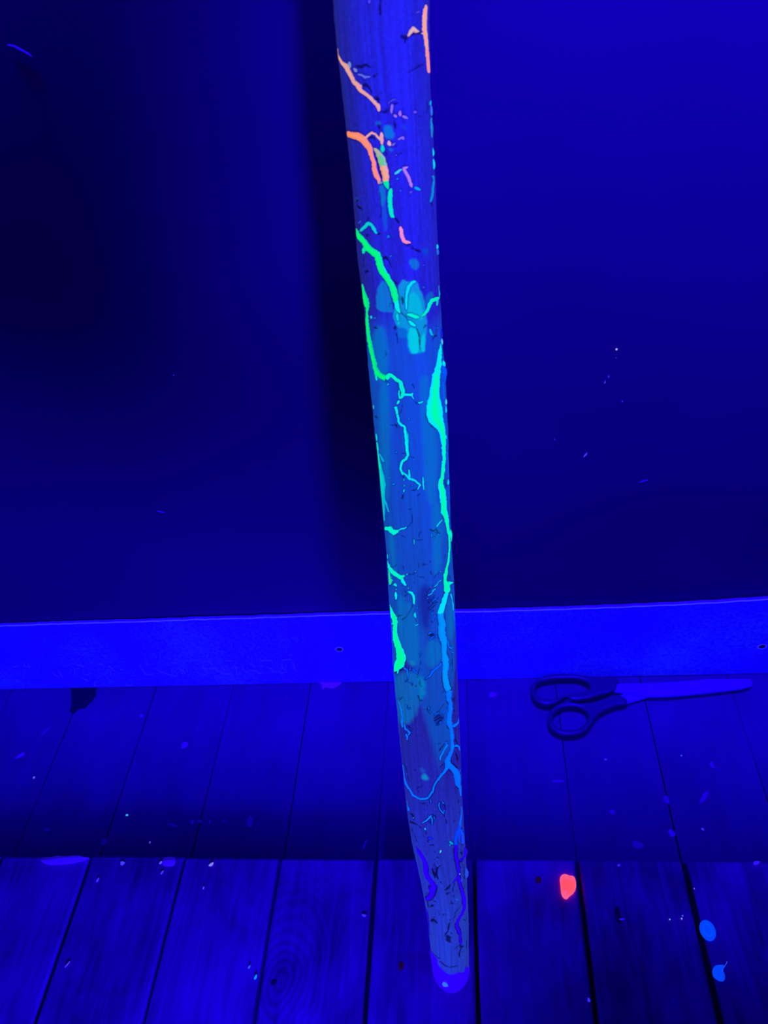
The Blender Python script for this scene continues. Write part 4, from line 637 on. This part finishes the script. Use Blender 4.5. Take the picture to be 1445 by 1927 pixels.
DR = [(815.5,287,3.2,6.5,CY),(817.5,309,3.6,9,CY),(823,464,2.8,4,CY),(824.5,474,4,6,(30,110,190)),(829.5,552,2.2,6,TC),(832.5,643,3.2,6,LC),(838,686,4,7,CY),(838.5,703,6,15,(0,85,225)),(839,756,2.4,6,LC),(838.5,771,2.2,6,CY),(843.5,907,2,5,CY),(848,1007,2.8,13,CM),(813.5,208,2.4,9,(50,130,225)),(813.5,240,2.2,10,TL),(832,628,4,10,(20,30,190)),(876,1604,6,12,(34,10,215)),(880,1643,5,13,(35,75,225)),(868,1655,3,6,(30,60,220)),(800,1560,1.5,2,TC)]
for x, y, rx, ry, c in DR:
    a, b_ = bounds(y); mm_ = mpp(y); x = min(x, b_-rx*.35)
    m_ = simple('drop_resin', (.02, 0, .05), .25, lin(c), 1); o = lump('resin_drop', (x, y), mm_*ry, m_, (rx/ry, .55*rx/ry+.1, 1), 0)
    o.rotation_euler = (-.28, 0, .02)
# ------------------------------------------------------------------ scissors
SC = lambda p: (960+p[0]/2.979, 1240+p[1]/2.979)
sc_o = onz(1130, 1330, ZR); scis = empty('scissors', (sc_o[0], sc_o[1], ZR), 'dark-handled scissors lying closed on the dark boards below the pale wall strip', 'scissors')
m_blade, nt, b = mat('brushed_blade'); b.inputs['Base Color'].default_value = (.28, 0, .62, 1); b.inputs['Roughness'].default_value = .5; b.inputs['Metallic'].default_value = 0
m_hand = simple('dark_plastic_handle', (.06, 0, .08), .35, spec=.35)
def loc(pts, z): return [tuple(np.array(onz(*SC(p), z))[:2]-sc_o[:2]) for p in pts]
bA = [(520,146),(520,186),(580,187),(640,192),(670,196),(770,213),(860,213),(940,208),(1100,192),(1290,170),(1350,155),(1357,135),(1345,117),(1200,117),(1100,118),(1000,127),(800,138),(600,143)]
bB = [(580,214),(605,212),(640,196),(700,180),(1000,160),(1335,140),(1352,152),(1290,172),(1100,195),(940,210),(860,215),(770,217),(655,252),(600,262)]
b2 = prism('blade', loc(bB, ZR+.004), .0030, .0050, m_blade, scis, .0003)
b1 = prism('blade', loc(bA, ZR+.006), .0051, .0071, m_blade, scis, .0005)
def handle(outer, inner, z0, z1):
    cu = bpy.data.curves.new('h', 'CURVE'); cu.dimensions = '2D'; cu.fill_mode = 'BOTH'; zc = ZR+(z0+z1)/2
    for pts in (outer, inner):
        L_ = loc(pts, zc); spn = cu.splines.new('BEZIER'); spn.bezier_points.add(len(L_)-1); spn.use_cyclic_u = True
        for bp_, p in zip(spn.bezier_points, L_): bp_.co = (*p, 0); bp_.handle_left_type = bp_.handle_right_type = 'AUTO'
    bv = .0026; cu.offset = -bv*.85; cu.extrude = max(.0002, (z1-z0)/2-bv); cu.bevel_depth = bv; cu.bevel_resolution = 4; cu.resolution_u = 8
    t_ = bpy.data.objects.new('h', cu); COL.objects.link(t_); bpy.context.view_layer.update()
    me_ = bpy.data.meshes.new_from_object(t_.evaluated_get(bpy.context.evaluated_depsgraph_get())); bpy.data.objects.remove(t_)
    me_.name = 'handle'; me_.materials.clear(); me_.materials.append(m_hand); o = bpy.data.objects.new('handle', me_); COL.objects.link(o); o.parent = scis; o.location.z = (z0+z1)/2
    for p_ in me_.polygons: p_.use_smooth = True
    return o
handle([(118,195),(128,150),(190,112),(300,98),(420,108),(490,122),(600,124),(597,150),(582,188),(500,215),(430,236),(340,240),(310,226),(280,245),(225,268),(180,266),(138,240)],
       [(140,190),(152,152),(210,130),(300,122),(400,130),(445,160),(437,186),(395,203),(330,214),(250,236),(190,236),(152,216)], .0004, .0105)
handle([(212,350),(222,305),(262,268),(300,248),(318,236),(345,252),(440,256),(520,235),(600,212),(654,252),(590,275),(530,300),(480,335),(452,380),(412,420),(350,438),(290,436),(240,415),(216,385)],
       [(235,345),(260,302),(310,280),(370,280),(420,303),(437,340),(415,380),(370,405),(310,410),(258,392)], .0004, .0095)
# ------------------------------------------------------------------ spilled resin, chips, lint
def flat(name, pts, T, z, th_, m, label, cat, group=None):
    q = [onz(*T(p), z) for p in pts]; c = np.mean(q, 0); o = prism(name, [(p[0]-c[0], p[1]-c[1]) for p in q], 0, th_, m, None, th_*.7, 3)
    o.location = (c[0], c[1], z); tag(o, label, cat, group)
    for p_ in o.data.polygons: p_.use_smooth = True
    return o
BR = lambda p: (980+p[0]/3.1075, 1600+p[1]/3.1075)
ro, nt, b = mat('orange_red_resin'); b.inputs['Base Color'].default_value = (.05, 0, .1, 1); b.inputs['Roughness'].default_value = .35
lw = N(nt, 'ShaderNodeTexCoord'); gr = N(nt, 'ShaderNodeVectorMath', operation='LENGTH'); nt.links.new(lw.outputs['Object'], gr.inputs[0])
cr = N(nt, 'ShaderNodeValToRGB'); cr.color_ramp.elements[0].position = .0055; cr.color_ramp.elements[0].color = (*lin((255, 82, 62)), 1); cr.color_ramp.elements[1].position = .0098; cr.color_ramp.elements[1].color = (*lin((255, 100, 145)), 1)
nt.links.new(gr.outputs['Value'], cr.inputs[0]); nt.links.new(cr.outputs[0], b.inputs['Emission Color']); b.inputs['Emission Strength'].default_value = 1
flat('resin_spill', smoothp([(226,165),(240,143),(262,139),(285,150),(308,150),(322,175),(324,225),(306,256),(285,270),(267,290),(250,282),(236,262),(231,210)], 1), BR, .0009, .0012, ro, 'glowing orange-red blob of dried resin on the front boards', 'resin blob')
m_sb = simple('blue_resin_spot', (.02, 0, .3), .3, lin((0, 66, 235)), 1)
el = [(1092+46*math.cos(a)*math.cos(-1.3)*1-64*math.sin(a)*math.sin(-.25), 470+64*math.sin(a)+10*math.cos(a)) for a in np.linspace(0, 2*math.pi, 26, endpoint=False)]
el = [(1092+47*math.cos(a)+12*math.sin(a), 470+62*math.sin(a)+4*math.cos(a)) for a in np.linspace(0, 2*math.pi, 26, endpoint=False)]
ov = flat('resin_spot', el, BR, .0009, .0008, m_sb, 'oval bright blue spot of dried resin near the right gap between front boards', 'resin spot')
m_sb2 = simple('blue_resin_ring', (.02, 0, .3), .3, lin((0, 84, 245)), 1)
v = []; fc = []; c0 = onz(*BR((1092, 470)), .0009)
for a in np.linspace(0, 2*math.pi, 28, endpoint=False):
    for s_, z_ in ((.52, .0), (.56, .0003), (.62, .0)):
        p = onz(*BR((1092+s_*(47*math.cos(a)+12*math.sin(a)), 470+s_*(62*math.sin(a)+4*math.cos(a)))), .0009); v.append((p[0]-c0[0], p[1]-c0[1], .00075+z_))
for k in range(28):
    for q in range(2): fc.append((k*3+q, k*3+q+1, (k+1) % 28*3+q+1, (k+1) % 28*3+q))
rg = linkmesh('ripple', v, fc, m_sb2, ov, True); rg.location = Vector(c0)-ov.location
td = flat('resin_spot', smoothp([(1118,712),(1122,690),(1138,674),(1165,670),(1192,671),(1178,700),(1192,722),(1194,760),(1172,771),(1142,757),(1122,738)], 1), BR, .0009, .0008, m_sb, 'smaller blue drop of dried resin with a stray hair, below the oval spot', 'resin spot')
q = [onz(*BR(p), .002) for p in [(1176,708),(1183,690),(1196,672),(1206,652)]]; v = []; fc = []
for k, p in enumerate(q):
    for dx, dz_ in ((-.00028, 0), (0, .0003), (.00028, 0)): v.append((p[0]+dx-td.location.x, p[1]-td.location.y, .0009+dz_+(.0004 if k else 0)))
    if k: i = len(v)-6; fc += [(i, i+1, i+4, i+3), (i+1, i+2, i+5, i+4)]
linkmesh('hair', v, fc, simple('pale_hair', (.2, .1, .9), .5, lin((30, 80, 250)), 1), td, True)
CK = lambda p: (60+p[0]/4.014, 1590+p[1]/4.014)
m_ck = simple('pale_dried_glue', (.75, 0, .80), .5, lin((26, 8, 120)), .7)
flat('glue_bead', smoothp([(68,117),(98,97),(150,98),(200,87),(250,94),(300,88),(350,84),(400,96),(446,103),(400,120),(330,138),(220,151),(120,151),(78,132)], 1), CK, .0012, .0022, m_ck, 'long bumpy bead of dried pale glue on the left end of the raised board edge', 'glue')
flat('glue_bead', smoothp([(985,140),(992,100),(1030,92),(1080,95),(1087,125),(1075,158),(1030,164),(992,158)], 1), CK, .0012, .0020, m_ck, 'short square dab of dried pale glue on the raised board edge', 'glue')
CH = [ # x, y, rx, ry, rot, colour, z, label
 (230.5,1624.5,5.5,4,.3,(60,70,240),0,'bluish resin chip between the long and short glue beads'),
 (302.5,1623.5,4,2.2,.7,(100,90,240),0,'slim pale chip touching the short glue dab'),
 (397.5,1627,5.5,3.2,.5,(130,140,255),0,'bright whitish chip on the raised edge right of the short glue dab'),
 (184,1656,2.6,5,-.3,(55,45,245),0,'upright blue chip below the right end of the long glue bead'),
 (305,1642,1.6,5,-.4,(70,60,215),0,'thin pale sliver just under the short glue dab'),
 (383,1671,1.5,3,-.2,(75,70,230),0,'tiny pale chip below the bright whitish chip'),
 (239,1534,3.2,2.2,.4,(50,205,235),ZR,'glowing turquoise chip on the dark boards at left'),
 (64,1463.5,2.4,3,-.4,(110,100,235),ZR,'pale lilac chip on the dark boards at far left'),
 (282,1585.5,2,2,0,(90,80,220),ZR,'small pale dot on the dark boards above the glue beads'),
 (481,1839,2,5,-.3,(0,160,240),0,'glowing cyan sliver beside a gap in the front boards'),
 (469,1820,1.5,3,-.3,(50,110,240),0,'small blue sliver above the glowing cyan sliver'),
 (127,1815,1.4,6.5,-.5,(75,55,240),0,'thin violet sliver on a left front board'),
 (1139.5,1429.5,3.4,2,0,(45,40,240),ZR,'small blue chip on the dark boards below the scissors'),
 (1282,1422,1.6,1.6,.3,(70,100,235),ZR,'pinpoint pale dot on the dark boards below the blades'),
 (1322,1560.5,3,2.2,-.4,(60,45,235),ZR,'small violet chip on the dark boards at right'),
 (1164,1628.5,3.6,1.8,.5,(45,35,245),0,'narrow blue chip at the raised edge right of the orange blob'),
 (1423,1624,7,4,.3,(50,20,245),0,'lumpy violet chip at the raised edge by the right side'),
 (1260,1730.5,1.6,1.4,0,(110,170,240),0,'leftmost of the three pale dots left of the oval blue spot'),
 (1282.5,1729,1.7,1.4,0,(120,170,240),0,'lower of the two paired pale dots left of the oval blue spot'),
 (1284,1723.5,1.4,1.3,0,(80,110,235),0,'upper of the two paired pale dots left of the oval blue spot'),
 (1306,1672.5,1.6,1.3,0,(70,80,235),0,'pale dot on the front board above the oval blue spot'),
 (685,1723,5,2,0,(60,45,240),0,'flat violet chip near a gap left of the stick foot'),
 (1170,1730,6,1.4,0,(34,20,215),0,'short violet streak beside the dark knot'),
 (1108,1882,3,3.5,.5,(50,45,235),0,'small pale chip by a gap near the bottom right')]
for x, y, rx, ry, ro_, c, z, lb in CH:
    o = blob('resin_chip', x, y, px(rx), px(ry)*1.1, ro_, z+.0011 if z == 0 else z+.0002, .0007, simple('chip', (.3, .05, .5), .4, lin(c), .85), None, .25, 12); tag(o, lb, 'chip')
# torn paper scrap trapped under the strip
m_pap = simple('scrap_paper', (.6, 0, .42), .7, lin((40, 8, 60)), .6)
PS = lambda p: (560+p[0]/9.03, 1180+p[1]/9.03)
q = [onz(*PS(p), ZR+.0009) for p in [(365,940),(410,975),(415,1050),(430,1055),(475,1020),(540,1035),(600,1047),(650,1020),(735,965),(738,930),(365,925)]]; c = np.mean(q, 0)
o = prism('paper_scrap', [(p[0]-c[0], p[1]-c[1]) for p in q], 0, .0004, m_pap, None, 0); o.location = (c[0], c[1], ZR+.0004); tag(o, 'small torn scrap of violet paper poking out under the wall strip', 'paper')
# lint on the wall
def lint(name, pts, wpx, colr, label):
    q = [Vector(ony(x, y, YW+.0006)) for x, y in pts]; v = []; fc = []; o0 = q[0]
    for k, p in enumerate(q):
        t = (q[min(k+1, len(q)-1)]-q[max(k-1, 0)]).normalized(); n = Vector((t.z, 0, -t.x)); wv = wpx*.00042*(.35 if k in (0, len(q)-1) else 1)/2
        for of, dy in ((-1, 0), (0, -.0005), (1, 0)): u = p+n*wv*of-o0; v.append((u.x, u.y+dy, u.z))
        if k: i = len(v)-6; fc += [(i, i+1, i+4, i+3), (i+1, i+2, i+5, i+4)]
    v2 = [(a, b_+.0021, c_) for a, b_, c_ in v]; nv_ = len(v)
    o = linkmesh(name, v+v2, fc+[tuple(reversed([i+nv_ for i in f_])) for f_ in fc], simple('lint', (.3, .05, .6), .7, lin(colr), .8), None, True); o.location = o0; tag(o, label, 'lint')
lint('lint_fibre', [(14, 84.5), (26, 87), (40, 94), (52, 101), (60, 106)], 3, (24, 0, 150), 'curved faint fibre stuck on the dark wall at top left')
lint('lint_fibre', [(1098, 860), (1101, 857), (1105, 852.5)], 3, (75, 70, 225), 'short bright fibre stuck on the right half of the wall')
lint('lint_fibre', [(1144, 711), (1147, 707)], 2, (60, 60, 200), 'tiny slanted fibre on the wall below the bright speck')
lint('lint_fibre', [(1137, 721.5), (1140, 718)], 2.4, (80, 80, 210), 'lowest tiny fibre on the wall below the bright speck')
lint('lint_speck', [(1158, 657), (1160, 657.5), (1162, 657)], 4.5, (180, 210, 235), 'bright whitish speck on the dark wall at right')
lint('lint_speck', [(1158, 673), (1160, 673.5)], 2.4, (60, 60, 190), 'dim speck straight below the bright whitish one')
lint('lint_speck', [(1170, 756), (1172, 756)], 2.6, (70, 70, 200), 'dim speck on the wall above the short bright fibre')
lint('lint_speck', [(1042.5, 827), (1044.5, 827.5)], 2.4, (60, 55, 190), 'lone dim speck on the wall left of the short bright fibre')
lint('lint_fibre', [(296, 961), (303, 963), (310, 965)], 3, (12, 0, 150), 'faint fibre on the wall at left above the strip')
lint('lint_speck', [(326, 706), (328, 706)], 2, (40, 35, 160), 'faint speck on the left half of the dark wall')
lint('lint_fibre', [(1204, 907.5), (1211, 905), (1219, 903)], 3, (16, 0, 165), 'faint smudged fibre on the wall right of the short bright fibre')
